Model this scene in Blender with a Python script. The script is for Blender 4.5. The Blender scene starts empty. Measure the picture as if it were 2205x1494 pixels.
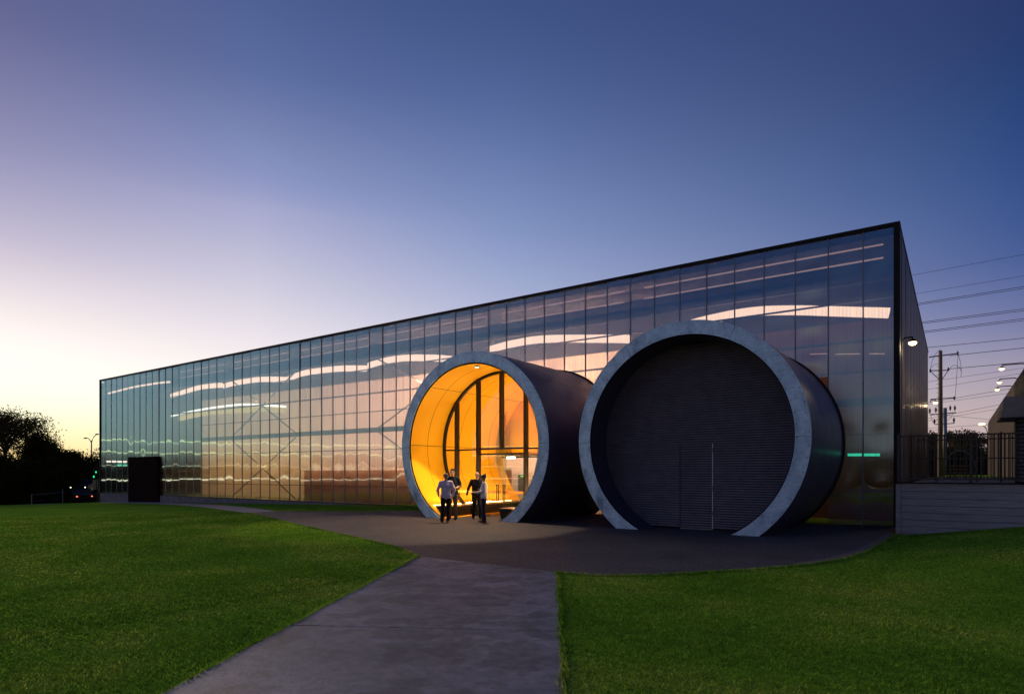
import bpy, bmesh, math, random
import numpy as np
from mathutils import Vector, Matrix

R = math.radians
scene = bpy.context.scene
COL = scene.collection

# ------------------------------------------------------------------ camera
YAW = R(35.4)
CAM = Vector((0.0, -23.3, 1.76))
FPX = 1342.0
cam_d = bpy.data.cameras.new('camera')
cam_d.sensor_width = 36.0
cam_d.lens = 36.0 * FPX / 2205.0
cam_d.shift_y = 269.0 / 2205.0
cam_d.clip_start = 0.1
cam_d.clip_end = 3000.0
cam = bpy.data.objects.new('camera', cam_d)
cam.location = CAM
cam.rotation_euler = (R(90), 0, YAW)
COL.objects.link(cam)
scene.camera = cam

# ------------------------------------------------------------------ world: dusk sky
def lin(c):
    out = []
    for v in c:
        v /= 255.0
        out.append(v / 12.92 if v <= 0.04045 else ((v + 0.055) / 1.055) ** 2.4)
    return out

SUN_AZ = Vector((-0.97, 0.245, 0)).normalized()
world = bpy.data.worlds.new('World')
scene.world = world
world.use_nodes = True
nt = world.node_tree
nt.nodes.clear()
def wn(t, **k):
    n = nt.nodes.new(t)
    for a, b in k.items():
        setattr(n, a, b)
    return n
def wmath(op, a, b=None, clamp=False):
    n = wn('ShaderNodeMath', operation=op)
    n.use_clamp = clamp
    for i, v in enumerate((a, b)):
        if v is None:
            continue
        if isinstance(v, (int, float)):
            n.inputs[i].default_value = v
        else:
            nt.links.new(v, n.inputs[i])
    return n.outputs[0]
tc = wn('ShaderNodeTexCoord')
sep = wn('ShaderNodeSeparateXYZ')
nt.links.new(tc.outputs['Generated'], sep.inputs[0])
elev = wmath('ARCSINE', sep.outputs[2])
elev_t = wmath('DIVIDE', elev, math.pi / 2, clamp=True)
hx = wmath('MULTIPLY', sep.outputs[0], sep.outputs[0])
hy = wmath('MULTIPLY', sep.outputs[1], sep.outputs[1])
hl = wmath('SQRT', wmath('ADD', wmath('ADD', hx, hy), 1e-6))
dotp = wmath('ADD', wmath('MULTIPLY', sep.outputs[0], SUN_AZ.x), wmath('MULTIPLY', sep.outputs[1], SUN_AZ.y))
cosd = wmath('DIVIDE', dotp, hl)
phi = wmath('ARCCOSINE', wmath('MINIMUM', wmath('MAXIMUM', cosd, -1.0), 1.0))
SKY = [
    [(0, (255, 196, 112), 1.1), (2.5, (255, 222, 165), 1.2), (5, (255, 240, 216), 1.25), (8, (254, 246, 239), 1.12), (12, (240, 228, 231), 1.0),
     (16.5, (188, 181, 207), 1), (22, (142, 142, 183), 1), (30, (90, 93, 138), 1), (45, (64, 74, 122), 1), (90, (56, 70, 118), 1)],
    [(0, (255, 222, 165), 1.1), (3, (255, 238, 206), 1.2), (6, (254, 245, 236), 1.12), (10, (242, 234, 238), 1.0), (15, (213, 208, 225), 1),
     (21.5, (157, 161, 202), 1), (24, (138, 149, 194), 1), (28, (108, 122, 170), 1), (31, (90, 108, 160), 1), (38, (65, 83, 134), 1), (55, (56, 74, 123), 1), (90, (56, 70, 118), 1)],
    [(0, (252, 226, 190), 1), (5, (246, 232, 224), 1), (10, (214, 212, 226), 1), (15, (170, 178, 213), 1),
     (21, (129, 149, 196), 1), (29, (86, 106, 159), 1), (37, (57, 77, 127), 1), (55, (56, 74, 123), 1), (90, (56, 70, 118), 1)],
    [(0, (204, 172, 166), 1), (4, (194, 174, 176), 1), (8, (150, 146, 172), 1), (11, (110, 118, 165), 1),
     (15, (66, 91, 149), 1), (22, (41, 73, 130), 1), (30, (36, 51, 98), 1), (55, (50, 64, 112), 1), (90, (56, 70, 118), 1)],
    [(0, (196, 158, 146), 1), (4, (200, 166, 156), 1), (9, (166, 150, 166), 1), (14, (108, 116, 162), 1),
     (22, (64, 90, 142), 1), (34, (50, 72, 122), 1), (55, (52, 68, 116), 1), (90, (56, 70, 118), 1)],
]
ramps = []
for stops in SKY:
    rp = wn('ShaderNodeValToRGB')
    cr = rp.color_ramp
    cr.interpolation = 'B_SPLINE'
    while len(cr.elements) < len(stops):
        cr.elements.new(0.5)
    for e, (deg, c, k) in zip(cr.elements, stops):
        e.position = deg / 90.0
    for e, (deg, c, k) in zip(cr.elements, stops):
        l = lin(c)
        e.color = (l[0] * k, l[1] * k, l[2] * k, 1)
    nt.links.new(elev_t, rp.inputs[0])
    ramps.append(rp.outputs[0])
cur = ramps[0]
for i, (a0, a1) in enumerate(((0, 18), (18, 40), (40, 80), (80, 150))):
    mr = wn('ShaderNodeMapRange', interpolation_type='LINEAR')
    mr.inputs[1].default_value = R(a0)
    mr.inputs[2].default_value = R(a1)
    nt.links.new(phi, mr.inputs[0])
    mx = wn('ShaderNodeMix', data_type='RGBA')
    nt.links.new(mr.outputs[0], mx.inputs[0])
    nt.links.new(cur, mx.inputs[6])
    nt.links.new(ramps[i + 1], mx.inputs[7])
    cur = mx.outputs[2]
sky = wn('ShaderNodeTexSky', sky_type='NISHITA')
sky.sun_disc = False
sky.sun_elevation = R(6)
sky.sun_rotation = math.atan2(SUN_AZ.x, SUN_AZ.y)
nis = wn('ShaderNodeMix', data_type='RGBA', blend_type='ADD')
nis.inputs[0].default_value = 0.002
nt.links.new(cur, nis.inputs[6])
nt.links.new(sky.outputs[0], nis.inputs[7])
bg = wn('ShaderNodeBackground')
bg.inputs[1].default_value = 1.0
nt.links.new(nis.outputs[2], bg.inputs[0])
wo = wn('ShaderNodeOutputWorld')
nt.links.new(bg.outputs[0], wo.inputs[0])

# ------------------------------------------------------------------ sun (already at the horizon)
sd = bpy.data.lights.new('sun', 'SUN')
sd.energy = 3.0
sd.angle = R(24)
sd.color = (1.0, 0.76, 0.52)
sun = bpy.data.objects.new('sun', sd)
COL.objects.link(sun)
sdir = Vector((SUN_AZ.x, SUN_AZ.y, math.tan(R(8.0)))).normalized()
sun.rotation_euler = sdir.to_track_quat('Z', 'Y').to_euler()

# ------------------------------------------------------------------ exposure / engine
scene.view_settings.view_transform = 'Standard'
scene.view_settings.look = 'None'
scene.view_settings.exposure = 0.0
scene.view_settings.gamma = 1.0
scene.render.engine = 'CYCLES'
scene.cycles.use_denoising = True
scene.cycles.max_bounces = 8
scene.cycles.transparent_max_bounces = 12
scene.cycles.sample_clamp_indirect = 20.0
scene.cycles.caustics_refractive = False
scene.cycles.caustics_reflective = False

# ------------------------------------------------------------------ helpers
def at(px, py, yw):
    """point on the plane y = yw seen at that place of the photograph"""
    a = (px - 1102.5) / FPX
    dx = a * math.cos(YAW) - math.sin(YAW)
    dy = a * math.sin(YAW) + math.cos(YAW)
    t = (yw - CAM.y) / dy
    return Vector((dx * t, yw, CAM.z + (1016.0 - py) * t / FPX))

class MB:
    def __init__(s):
        s.v = []; s.f = []
    def quad_grid(s, pts, nu, nv):
        b = len(s.v)
        s.v += [tuple(p) for p in pts]
        for j in range(nv - 1):
            for i in range(nu - 1):
                k = b + j * nu + i
                s.f.append((k, k + 1, k + nu + 1, k + nu))
        return s
    def box(s, lo, hi):
        b = len(s.v)
        x0, y0, z0 = lo; x1, y1, z1 = hi
        s.v += [(x0,y0,z0),(x1,y0,z0),(x1,y1,z0),(x0,y1,z0),(x0,y0,z1),(x1,y0,z1),(x1,y1,z1),(x0,y1,z1)]
        for q in ((0,3,2,1),(4,5,6,7),(0,1,5,4),(1,2,6,5),(2,3,7,6),(3,0,4,7)):
            s.f.append(tuple(b + i for i in q))
        return s
    def tube(s, pts, rad, n=6, caps=True):
        """tapered tube along a list of points; rad number or list"""
        pts = [Vector(p) for p in pts]
        if not isinstance(rad, (list, tuple)):
            rad = [rad] * len(pts)
        b = len(s.v)
        for i, p in enumerate(pts):
            d = (pts[min(i + 1, len(pts) - 1)] - pts[max(i - 1, 0)])
            d = d.normalized() if d.length > 1e-9 else Vector((0, 0, 1))
            ref = Vector((0, 0, 1)) if abs(d.z) < 0.9 else Vector((1, 0, 0))
            u = d.cross(ref).normalized(); w = d.cross(u).normalized()
            for k in range(n):
                a = 2 * math.pi * k / n
                s.v.append(tuple(p + (u * math.cos(a) + w * math.sin(a)) * rad[i]))
        for i in range(len(pts) - 1):
            for k in range(n):
                k2 = (k + 1) % n
                s.f.append((b + i*n + k, b + i*n + k2, b + (i+1)*n + k2, b + (i+1)*n + k))
        if caps:
            s.f.append(tuple(b + k for k in reversed(range(n))))
            s.f.append(tuple(b + (len(pts)-1)*n + k for k in range(n)))
        return s
    def prism(s, poly, axis, a0, a1):
        """closed prism of a 2-D polygon; axis 'x','y','z' is the extrusion axis"""
        def mk(p, a):
            return {'x': (a, p[0], p[1]), 'y': (p[0], a, p[1]), 'z': (p[0], p[1], a)}[axis]
        b = len(s.v); n = len(poly)
        s.v += [mk(p, a0) for p in poly] + [mk(p, a1) for p in poly]
        s.f.append(tuple(b + i for i in range(n)))
        s.f.append(tuple(b + n + i for i in reversed(range(n))))
        for i in range(n):
            j = (i + 1) % n
            s.f.append((b + i, b + n + i, b + n + j, b + j))
        return s
    def ellipsoid(s, c, r, nu=10, nv=7):
        b = len(s.v); c = Vector(c)
        if not isinstance(r, (list, tuple)): r = (r, r, r)
        for j in range(nv + 1):
            th = math.pi * j / nv
            for i in range(nu):
                a = 2 * math.pi * i / nu
                s.v.append((c.x + r[0]*math.sin(th)*math.cos(a), c.y + r[1]*math.sin(th)*math.sin(a), c.z + r[2]*math.cos(th)))
        for j in range(nv):
            for i in range(nu):
                i2 = (i + 1) % nu
                s.f.append((b + j*nu + i, b + (j+1)*nu + i, b + (j+1)*nu + i2, b + j*nu + i2))
        return s
    def mesh(s, name, mat, smooth=False, fix=True):
        m = bpy.data.meshes.new(name)
        m.from_pydata(s.v, [], s.f)
        if fix:
            bm = bmesh.new(); bm.from_mesh(m)
            bmesh.ops.recalc_face_normals(bm, faces=bm.faces)
            bm.to_mesh(m); bm.free()
        if mat is not None:
            m.materials.append(mat)
        if smooth:
            m.polygons.foreach_set('use_smooth', [True] * len(m.polygons))
        return m
    def build(s, name, mat, parent=None, smooth=False, loc=None, fix=True):
        return put(name, s.mesh(name, mat, smooth, fix), parent, loc)

def put(name, mesh, parent=None, loc=None):
    o = bpy.data.objects.new(name, mesh)
    COL.objects.link(o)
    if parent is not None:
        o.parent = parent
    if loc is not None:
        o.location = loc
    return o

def tag(o, label=None, cat=None, group=None, kind=None):
    if label: o['label'] = label
    if cat: o['category'] = cat
    if group: o['group'] = group
    if kind: o['kind'] = kind
    return o

def empty(name, loc=(0, 0, 0), rz=0.0):
    o = bpy.data.objects.new(name, None)
    o.location = loc
    o.rotation_euler = (0, 0, rz)
    COL.objects.link(o)
    return o

def light(name, kind, loc, energy, color, parent=None, size=None, size_y=None, rot=None, radius=None, spread=None):
    d = bpy.data.lights.new(name, kind)
    d.energy = energy; d.color = color
    if kind == 'AREA':
        d.shape = 'RECTANGLE'; d.size = size; d.size_y = size_y
        if spread: d.spread = spread
    elif radius: d.shadow_soft_size = radius
    o = bpy.data.objects.new(name, d)
    COL.objects.link(o)
    o.location = loc
    if rot: o.rotation_euler = rot
    if parent: o.parent = parent
    return o

# ------------------------------------------------------------------ materials
def newmat(name):
    m = bpy.data.materials.new(name); m.use_nodes = True
    t = m.node_tree; t.nodes.clear()
    out = t.nodes.new('ShaderNodeOutputMaterial')
    return m, t, out
def N(t, typ, **k):
    n = t.nodes.new(typ)
    for a, b in k.items(): setattr(n, a, b)
    return n
def noise(t, scale, detail=4, coord='Object', vec_scale=None, rough=0.55):
    c = N(t, 'ShaderNodeTexCoord')
    src = c.outputs[coord]
    if vec_scale:
        mp = N(t, 'ShaderNodeMapping'); mp.inputs['Scale'].default_value = vec_scale
        t.links.new(src, mp.inputs[0]); src = mp.outputs[0]
    n = N(t, 'ShaderNodeTexNoise'); n.inputs['Scale'].default_value = scale; n.inputs['Detail'].default_value = detail
    n.inputs['Roughness'].default_value = rough
    t.links.new(src, n.inputs['Vector'])
    return n.outputs['Fac']
def ramp(t, fac, stops):
    r = N(t, 'ShaderNodeValToRGB'); cr = r.color_ramp
    while len(cr.elements) < len(stops): cr.elements.new(0.5)
    for e, (p, c) in zip(cr.elements, stops): e.position = p
    for e, (p, c) in zip(cr.elements, stops): e.color = (*c, 1)
    t.links.new(fac, r.inputs[0]); return r.outputs[0]
def bump(t, h, strength, dist=0.02):
    b = N(t, 'ShaderNodeBump'); b.inputs['Strength'].default_value = strength; b.inputs['Distance'].default_value = dist
    t.links.new(h, b.inputs['Height']); return b.outputs[0]
def simple(name, c1, c2=None, rough=0.6, metal=0.0, scale=6.0, bumps=0.0, spec=0.5, vec_scale=None, coord='Object', detail=4, rvar=0.0, bscale=None, lo=0.35, hi=0.65):
    m, t, out = newmat(name)
    p = N(t, 'ShaderNodeBsdfPrincipled')
    p.inputs['Roughness'].default_value = rough; p.inputs['Metallic'].default_value = metal
    p.inputs['Specular IOR Level'].default_value = spec
    nz = noise(t, scale, detail, coord, vec_scale)
    c2 = c2 or tuple(min(1, v * 0.8) for v in c1)
    t.links.new(ramp(t, nz, [(lo, c1), (hi, c2)]), p.inputs['Base Color'])
    if rvar:
        mr = N(t, 'ShaderNodeMapRange'); mr.inputs[3].default_value = rough - rvar; mr.inputs[4].default_value = rough + rvar
        t.links.new(nz, mr.inputs[0]); t.links.new(mr.outputs[0], p.inputs['Roughness'])
    if bumps:
        h = nz if bscale is None else noise(t, bscale, 3, coord)
        t.links.new(bump(t, h, bumps), p.inputs['Normal'])
    t.links.new(p.outputs[0], out.inputs[0])
    return m
def emit(name, c, s):
    m, t, out = newmat(name)
    e = N(t, 'ShaderNodeEmission'); e.inputs[0].default_value = (*c, 1); e.inputs[1].default_value = s
    t.links.new(e.outputs[0], out.inputs[0]); return m

M = {}
# polycarbonate cladding: fluted vertically, so reflections smear sideways
def cladding_mat():
    m, t, out = newmat('fluted polycarbonate')
    tan = N(t, 'ShaderNodeCombineXYZ'); tan.inputs[0].default_value = 1.0
    g = N(t, 'ShaderNodeBsdfAnisotropic')
    g.inputs['Color'].default_value = (0.46, 0.84, 1.0, 1)
    g.inputs['Roughness'].default_value = 0.09
    g.inputs['Anisotropy'].default_value = -0.88
    t.links.new(tan.outputs[0], g.inputs['Tangent'])
    tr = N(t, 'ShaderNodeBsdfRefraction'); tr.inputs['IOR'].default_value = 1.08; tr.inputs['Roughness'].default_value = 0.245
    vn = noise(t, 1.0, 5, vec_scale=(40, 1, 0.25), rough=0.65)
    t.links.new(ramp(t, vn, [(0.32, (0.62, 0.64, 0.67)), (0.68, (0.94, 0.95, 0.97))]), tr.inputs[0])
    tl = N(t, 'ShaderNodeBsdfTranslucent'); tl.inputs[0].default_value = (0.7, 0.72, 0.75, 1)
    mx = N(t, 'ShaderNodeMixShader'); mx.inputs[0].default_value = 0.16
    t.links.new(tr.outputs[0], mx.inputs[1]); t.links.new(tl.outputs[0], mx.inputs[2])
    fr = N(t, 'ShaderNodeFresnel'); fr.inputs[0].default_value = 1.55
    mr = N(t, 'ShaderNodeMapRange'); mr.inputs[1].default_value = 0.04; mr.inputs[2].default_value = 0.6
    mr.inputs[3].default_value = 0.25; mr.inputs[4].default_value = 0.9
    t.links.new(fr.outputs[0], mr.inputs[0])
    m2 = N(t, 'ShaderNodeMixShader')
    t.links.new(mr.outputs[0], m2.inputs[0])
    t.links.new(mx.outputs[0], m2.inputs[1]); t.links.new(g.outputs[0], m2.inputs[2])
    t.links.new(m2.outputs[0], out.inputs[0])
    return m
M['clad'] = cladding_mat()
def glass_mat(name, tint, refl):
    m, t, out = newmat(name)
    g = N(t, 'ShaderNodeBsdfGlossy'); g.inputs['Roughness'].default_value = 0.01
    tr = N(t, 'ShaderNodeBsdfTransparent'); tr.inputs[0].default_value = (*tint, 1)
    fr = N(t, 'ShaderNodeFresnel'); fr.inputs[0].default_value = 1.5
    mr = N(t, 'ShaderNodeMapRange'); mr.inputs[3].default_value = refl; mr.inputs[4].default_value = 1.0
    t.links.new(fr.outputs[0], mr.inputs[0])
    mx = N(t, 'ShaderNodeMixShader'); t.links.new(mr.outputs[0], mx.inputs[0])
    t.links.new(tr.outputs[0], mx.inputs[1]); t.links.new(g.outputs[0], mx.inputs[2])
    t.links.new(mx.outputs[0], out.inputs[0]); return m
M['glass'] = glass_mat('window glass', (0.93, 0.95, 0.93), 0.08)

M['black'] = simple('black powder coat', (0.007, 0.007, 0.008), (0.010, 0.010, 0.011), 0.6, spec=0.2)
M['frame'] = simple('dark bronze frame', (0.014, 0.010, 0.008), (0.018, 0.013, 0.010), 0.5, spec=0.3)
M['girt'] = simple('blue grey steel', (0.05, 0.065, 0.09), (0.07, 0.085, 0.11), 0.55)
M['brace'] = simple('galvanised brace rod', (0.20, 0.19, 0.19), (0.16, 0.155, 0.16), 0.5)
M['mull'] = simple('grey aluminium seam', (0.15, 0.18, 0.22), (0.19, 0.22, 0.26), 0.5, 0.3)
M['liner'] = simple('pale interior lining', (0.74, 0.66, 0.60), (0.70, 0.62, 0.57), 0.8, scale=0.8)
M['upper'] = simple('unlit dark lining', (0.035, 0.04, 0.055), (0.03, 0.034, 0.045), 0.8)  # lack of light in the top zone and left-end bays put into the colour
M['umber'] = simple('dimmed umber lining', (0.22, 0.10, 0.075), (0.16, 0.075, 0.06), 0.8, scale=0.5)  # dimness of the right-hand bay put into a darker wall colour
M['dado'] = simple('brown interior plywood', (0.36, 0.20, 0.12), (0.29, 0.16, 0.095), 0.6, scale=3, vec_scale=(1, 1, 6))
M['floor'] = simple('interior concrete floor', (0.30, 0.27, 0.24), (0.24, 0.22, 0.20), 0.45, scale=2)
M['plinth'] = simple('concrete plinth', (0.20, 0.20, 0.21), (0.13, 0.13, 0.14), 0.85, scale=2.5, bumps=0.2, bscale=40)
M['steel_sheet'] = simple('dark corrugated sheet', (0.075, 0.07, 0.065), (0.055, 0.052, 0.05), 0.32, 0.7, scale=1.2, vec_scale=(1, 1, 0.15))
M['shell'] = simple('dark blue sheet metal', (0.10, 0.11, 0.18), (0.075, 0.08, 0.14), 0.38, 0.35, scale=1.3, rvar=0.06, detail=6)
M['navy'] = simple('navy painted lining', (0.04, 0.042, 0.08), (0.03, 0.032, 0.062), 0.5, 0.1)
M['slat'] = simple('black shutter lath', (0.20, 0.182, 0.20), (0.16, 0.145, 0.16), 0.30, 0.3, scale=3)
M['orange'] = simple('orange laminate lining', (0.86, 0.44, 0.015), (0.83, 0.415, 0.013), 0.55, scale=0.9, spec=0.12)
M['orange_film'] = simple('orange film strip', (0.75, 0.30, 0.04), (0.7, 0.27, 0.03), 0.6)
M['gap'] = simple('dark brown joint', (0.02, 0.012, 0.008), (0.02, 0.012, 0.008), 0.8)
M['timber'] = simple('bench timber', (0.34, 0.20, 0.10), (0.24, 0.13, 0.06), 0.5, scale=4, vec_scale=(6, 1, 6))
def galv_mat():
    m, t, out = newmat('galvanised steel plate')
    p = N(t, 'ShaderNodeBsdfPrincipled')
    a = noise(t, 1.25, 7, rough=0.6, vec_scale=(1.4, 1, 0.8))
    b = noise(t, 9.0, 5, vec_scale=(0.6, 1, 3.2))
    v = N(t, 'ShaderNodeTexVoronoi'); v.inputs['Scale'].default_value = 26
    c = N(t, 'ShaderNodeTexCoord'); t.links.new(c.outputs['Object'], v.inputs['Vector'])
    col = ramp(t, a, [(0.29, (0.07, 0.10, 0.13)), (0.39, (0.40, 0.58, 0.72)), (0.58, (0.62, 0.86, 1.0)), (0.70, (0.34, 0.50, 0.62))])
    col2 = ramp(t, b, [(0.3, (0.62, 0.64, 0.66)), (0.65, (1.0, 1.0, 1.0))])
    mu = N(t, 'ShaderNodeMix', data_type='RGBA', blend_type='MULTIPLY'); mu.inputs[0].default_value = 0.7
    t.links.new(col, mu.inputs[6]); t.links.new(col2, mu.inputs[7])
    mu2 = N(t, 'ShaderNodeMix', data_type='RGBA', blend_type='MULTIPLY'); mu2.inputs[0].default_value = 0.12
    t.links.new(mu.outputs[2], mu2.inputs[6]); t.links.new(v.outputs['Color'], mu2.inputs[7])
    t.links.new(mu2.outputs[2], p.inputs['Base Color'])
    p.inputs['Metallic'].default_value = 0.45
    mr = N(t, 'ShaderNodeMapRange'); mr.inputs[3].default_value = 0.36; mr.inputs[4].default_value = 0.62
    t.links.new(b, mr.inputs[0]); t.links.new(mr.outputs[0], p.inputs['Roughness'])
    t.links.new(bump(t, b, 0.08, 0.01), p.inputs['Normal'])
    t.links.new(p.outputs[0], out.inputs[0]); return m
M['galv'] = galv_mat()
def lawn_mat():
    m, t, out = newmat('mown lawn')
    p = N(t, 'ShaderNodeBsdfPrincipled'); p.inputs['Roughness'].default_value = 1.0
    p.inputs['Specular IOR Level'].default_value = 0.0
    a = noise(t, 0.45, 5); b = noise(t, 9.0, 5); c = noise(t, 70.0, 3)
    col = ramp(t, a, [(0.3, (0.150, 0.330, 0.028)), (0.5, (0.190, 0.390, 0.032)), (0.72, (0.280, 0.430, 0.046))])
    col2 = ramp(t, b, [(0.3, (0.72, 0.76, 0.72)), (0.7, (1.05, 1.05, 1.0))])
    col3 = ramp(t, c, [(0.35, (0.55, 0.6, 0.55)), (0.65, (1.0, 1.0, 1.0))])
    m1 = N(t, 'ShaderNodeMix', data_type='RGBA', blend_type='MULTIPLY'); m1.inputs[0].default_value = 0.75
    m2 = N(t, 'ShaderNodeMix', data_type='RGBA', blend_type='MULTIPLY'); m2.inputs[0].default_value = 0.7
    t.links.new(col, m1.inputs[6]); t.links.new(col2, m1.inputs[7])
    t.links.new(m1.outputs[2], m2.inputs[6]); t.links.new(col3, m2.inputs[7])
    t.links.new(m2.outputs[2], p.inputs['Base Color'])
    t.links.new(bump(t, c, 0.6, 0.03), p.inputs['Normal'])
    t.links.new(p.outputs[0], out.inputs[0]); return m
M['lawn'] = lawn_mat()
def blade_mat():
    m, t, out = newmat('grass blade')
    a = noise(t, 0.45, 5); b = noise(t, 5.0, 4); c = noise(t, 60.0, 2)
    col = ramp(t, a, [(0.34, (0.185, 0.415, 0.042)), (0.5, (0.285, 0.545, 0.055)), (0.64, (0.470, 0.640, 0.100))])
    col2 = ramp(t, b, [(0.3, (0.6, 0.68, 0.6)), (0.7, (1.1, 1.05, 1.0))])
    col3 = ramp(t, c, [(0.3, (0.55, 0.62, 0.5)), (0.72, (1.15, 1.05, 1.0))])
    m1 = N(t, 'ShaderNodeMix', data_type='RGBA', blend_type='MULTIPLY'); m1.inputs[0].default_value = 0.9
    m2 = N(t, 'ShaderNodeMix', data_type='RGBA', blend_type='MULTIPLY'); m2.inputs[0].default_value = 0.9
    t.links.new(col, m1.inputs[6]); t.links.new(col2, m1.inputs[7])
    t.links.new(m1.outputs[2], m2.inputs[6]); t.links.new(col3, m2.inputs[7])
    geo = N(t, 'ShaderNodeNewGeometry')
    isl = ramp(t, geo.outputs['Random Per Island'], [(0.0, (0.28, 0.34, 0.34)), (0.5, (0.95, 0.97, 0.95)), (0.88, (1.45, 1.35, 1.2)), (1.0, (2.3, 1.6, 2.8))])
    m3 = N(t, 'ShaderNodeMix', data_type='RGBA', blend_type='MULTIPLY'); m3.inputs[0].default_value = 1.0
    t.links.new(m2.outputs[2], m3.inputs[6]); t.links.new(isl, m3.inputs[7])
    d = N(t, 'ShaderNodeBsdfDiffuse'); tl = N(t, 'ShaderNodeBsdfTranslucent')
    t.links.new(m3.outputs[2], d.inputs[0]); t.links.new(m3.outputs[2], tl.inputs[0])
    mx = N(t, 'ShaderNodeMixShader'); mx.inputs[0].default_value = 0.4
    t.links.new(d.outputs[0], mx.inputs[1]); t.links.new(tl.outputs[0], mx.inputs[2])
    t.links.new(mx.outputs[0], out.inputs[0]); return m
M['blade'] = blade_mat()
def asphalt_mat():
    m, t, out = newmat('dark asphalt')
    p = N(t, 'ShaderNodeBsdfPrincipled'); p.inputs['Roughness'].default_value = 0.8
    a = noise(t, 0.6, 7, rough=0.65); v = noise(t, 34, 4, rough=0.7)
    col = ramp(t, a, [(0.3, (0.022, 0.021, 0.027)), (0.5, (0.040, 0.037, 0.043)), (0.7, (0.058, 0.052, 0.056))])
    col2 = ramp(t, v, [(0.36, (0.25, 0.25, 0.25)), (0.5, (0.8, 0.8, 0.8)), (0.64, (2.9, 2.75, 2.6))])
    mu = N(t, 'ShaderNodeMix', data_type='RGBA', blend_type='MULTIPLY'); mu.inputs[0].default_value = 1.0
    t.links.new(col, mu.inputs[6]); t.links.new(col2, mu.inputs[7])
    t.links.new(mu.outputs[2], p.inputs['Base Color'])
    t.links.new(bump(t, v, 0.9, 0.012), p.inputs['Normal'])
    t.links.new(p.outputs[0], out.inputs[0]); return m
M['asphalt'] = asphalt_mat()
def path_mat():
    m, t, out = newmat('swirl trowelled concrete')
    p = N(t, 'ShaderNodeBsdfPrincipled'); p.inputs['Roughness'].default_value = 0.72
    c = N(t, 'ShaderNodeTexCoord')
    nz = N(t, 'ShaderNodeTexNoise'); nz.inputs['Scale'].default_value = 1.7; nz.inputs['Detail'].default_value = 4
    t.links.new(c.outputs['Object'], nz.inputs['Vector'])
    mv = N(t, 'ShaderNodeMix', data_type='VECTOR'); mv.inputs[0].default_value = 0.62
    t.links.new(c.outputs['Object'], mv.inputs[4]); t.links.new(nz.outputs['Color'], mv.inputs[5])
    vo = N(t, 'ShaderNodeTexVoronoi', feature='F1'); vo.inputs['Scale'].default_value = 4.2
    t.links.new(mv.outputs[1], vo.inputs['Vector'])
    wv = N(t, 'ShaderNodeMath', operation='MULTIPLY'); wv.inputs[1].default_value = 60.0
    t.links.new(vo.outputs['Distance'], wv.inputs[0])
    sn = N(t, 'ShaderNodeMath', operation='SINE'); t.links.new(wv.outputs[0], sn.inputs[0])
    a = noise(t, 0.8, 6)
    col = ramp(t, a, [(0.28, (0.058, 0.068, 0.092)), (0.5, (0.095, 0.106, 0.136)), (0.75, (0.145, 0.156, 0.186))])
    col2 = ramp(t, vo.outputs['Distance'], [(0.0, (0.60, 0.60, 0.62)), (0.38, (0.88, 0.88, 0.88)), (0.6, (1.6, 1.56, 1.52))])
    mu = N(t, 'ShaderNodeMix', data_type='RGBA', blend_type='MULTIPLY'); mu.inputs[0].default_value = 0.8
    t.links.new(col, mu.inputs[6]); t.links.new(col2, mu.inputs[7])
    t.links.new(mu.outputs[2], p.inputs['Base Color'])
    fine = noise(t, 120, 2)
    streak = noise(t, 9.0, 6, rough=0.7)
    mu3 = N(t, 'ShaderNodeMix', data_type='RGBA', blend_type='MULTIPLY'); mu3.inputs[0].default_value = 0.75
    t.links.new(mu.outputs[2], mu3.inputs[6]); t.links.new(ramp(t, streak, [(0.32, (0.50, 0.50, 0.52)), (0.68, (1.4, 1.38, 1.36))]), mu3.inputs[7])
    mu4 = N(t, 'ShaderNodeMix', data_type='RGBA', blend_type='MULTIPLY'); mu4.inputs[0].default_value = 0.10
    t.links.new(mu3.outputs[2], mu4.inputs[6]); t.links.new(ramp(t, sn.outputs[0], [(0.0, (0.8, 0.8, 0.8)), (1.0, (1.15, 1.15, 1.15))]), mu4.inputs[7])
    t.links.new(mu4.outputs[2], p.inputs['Base Color'])
    ad = N(t, 'ShaderNodeMath', operation='MULTIPLY_ADD'); ad.inputs[1].default_value = 0.08
    t.links.new(sn.outputs[0], ad.inputs[0]); t.links.new(fine, ad.inputs[2])
    t.links.new(bump(t, ad.outputs[0], 0.6, 0.008), p.inputs['Normal'])
    t.links.new(p.outputs[0], out.inputs[0]); return m
M['path'] = path_mat()
M['gravel'] = simple('brown gravel strip', (0.15, 0.115, 0.10), (0.09, 0.07, 0.065), 0.9, scale=45, bumps=0.6)
M['walk'] = simple('pale concrete walk', (0.30, 0.27, 0.265), (0.24, 0.215, 0.21), 0.8, scale=1.5, detail=6)
M['sleeper'] = simple('grey weathered sleeper', (0.37, 0.365, 0.375), (0.25, 0.245, 0.255), 0.8, scale=2.2, vec_scale=(0.8, 4, 12), bumps=0.25, detail=7)
M['bark'] = simple('dark bark', (0.06, 0.045, 0.034), (0.035, 0.027, 0.02), 0.9, scale=5)
def leaf_mat(name, c1, c2):
    m, t, out = newmat(name)
    a = noise(t, 1.2, 4)
    col = ramp(t, a, [(0.3, c1), (0.7, c2)])
    d = N(t, 'ShaderNodeBsdfDiffuse'); tl = N(t, 'ShaderNodeBsdfTranslucent')
    t.links.new(col, d.inputs[0]); t.links.new(col, tl.inputs[0])
    mx = N(t, 'ShaderNodeMixShader'); mx.inputs[0].default_value = 0.25
    t.links.new(d.outputs[0], mx.inputs[1]); t.links.new(tl.outputs[0], mx.inputs[2])
    t.links.new(mx.outputs[0], out.inputs[0]); return m
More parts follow.
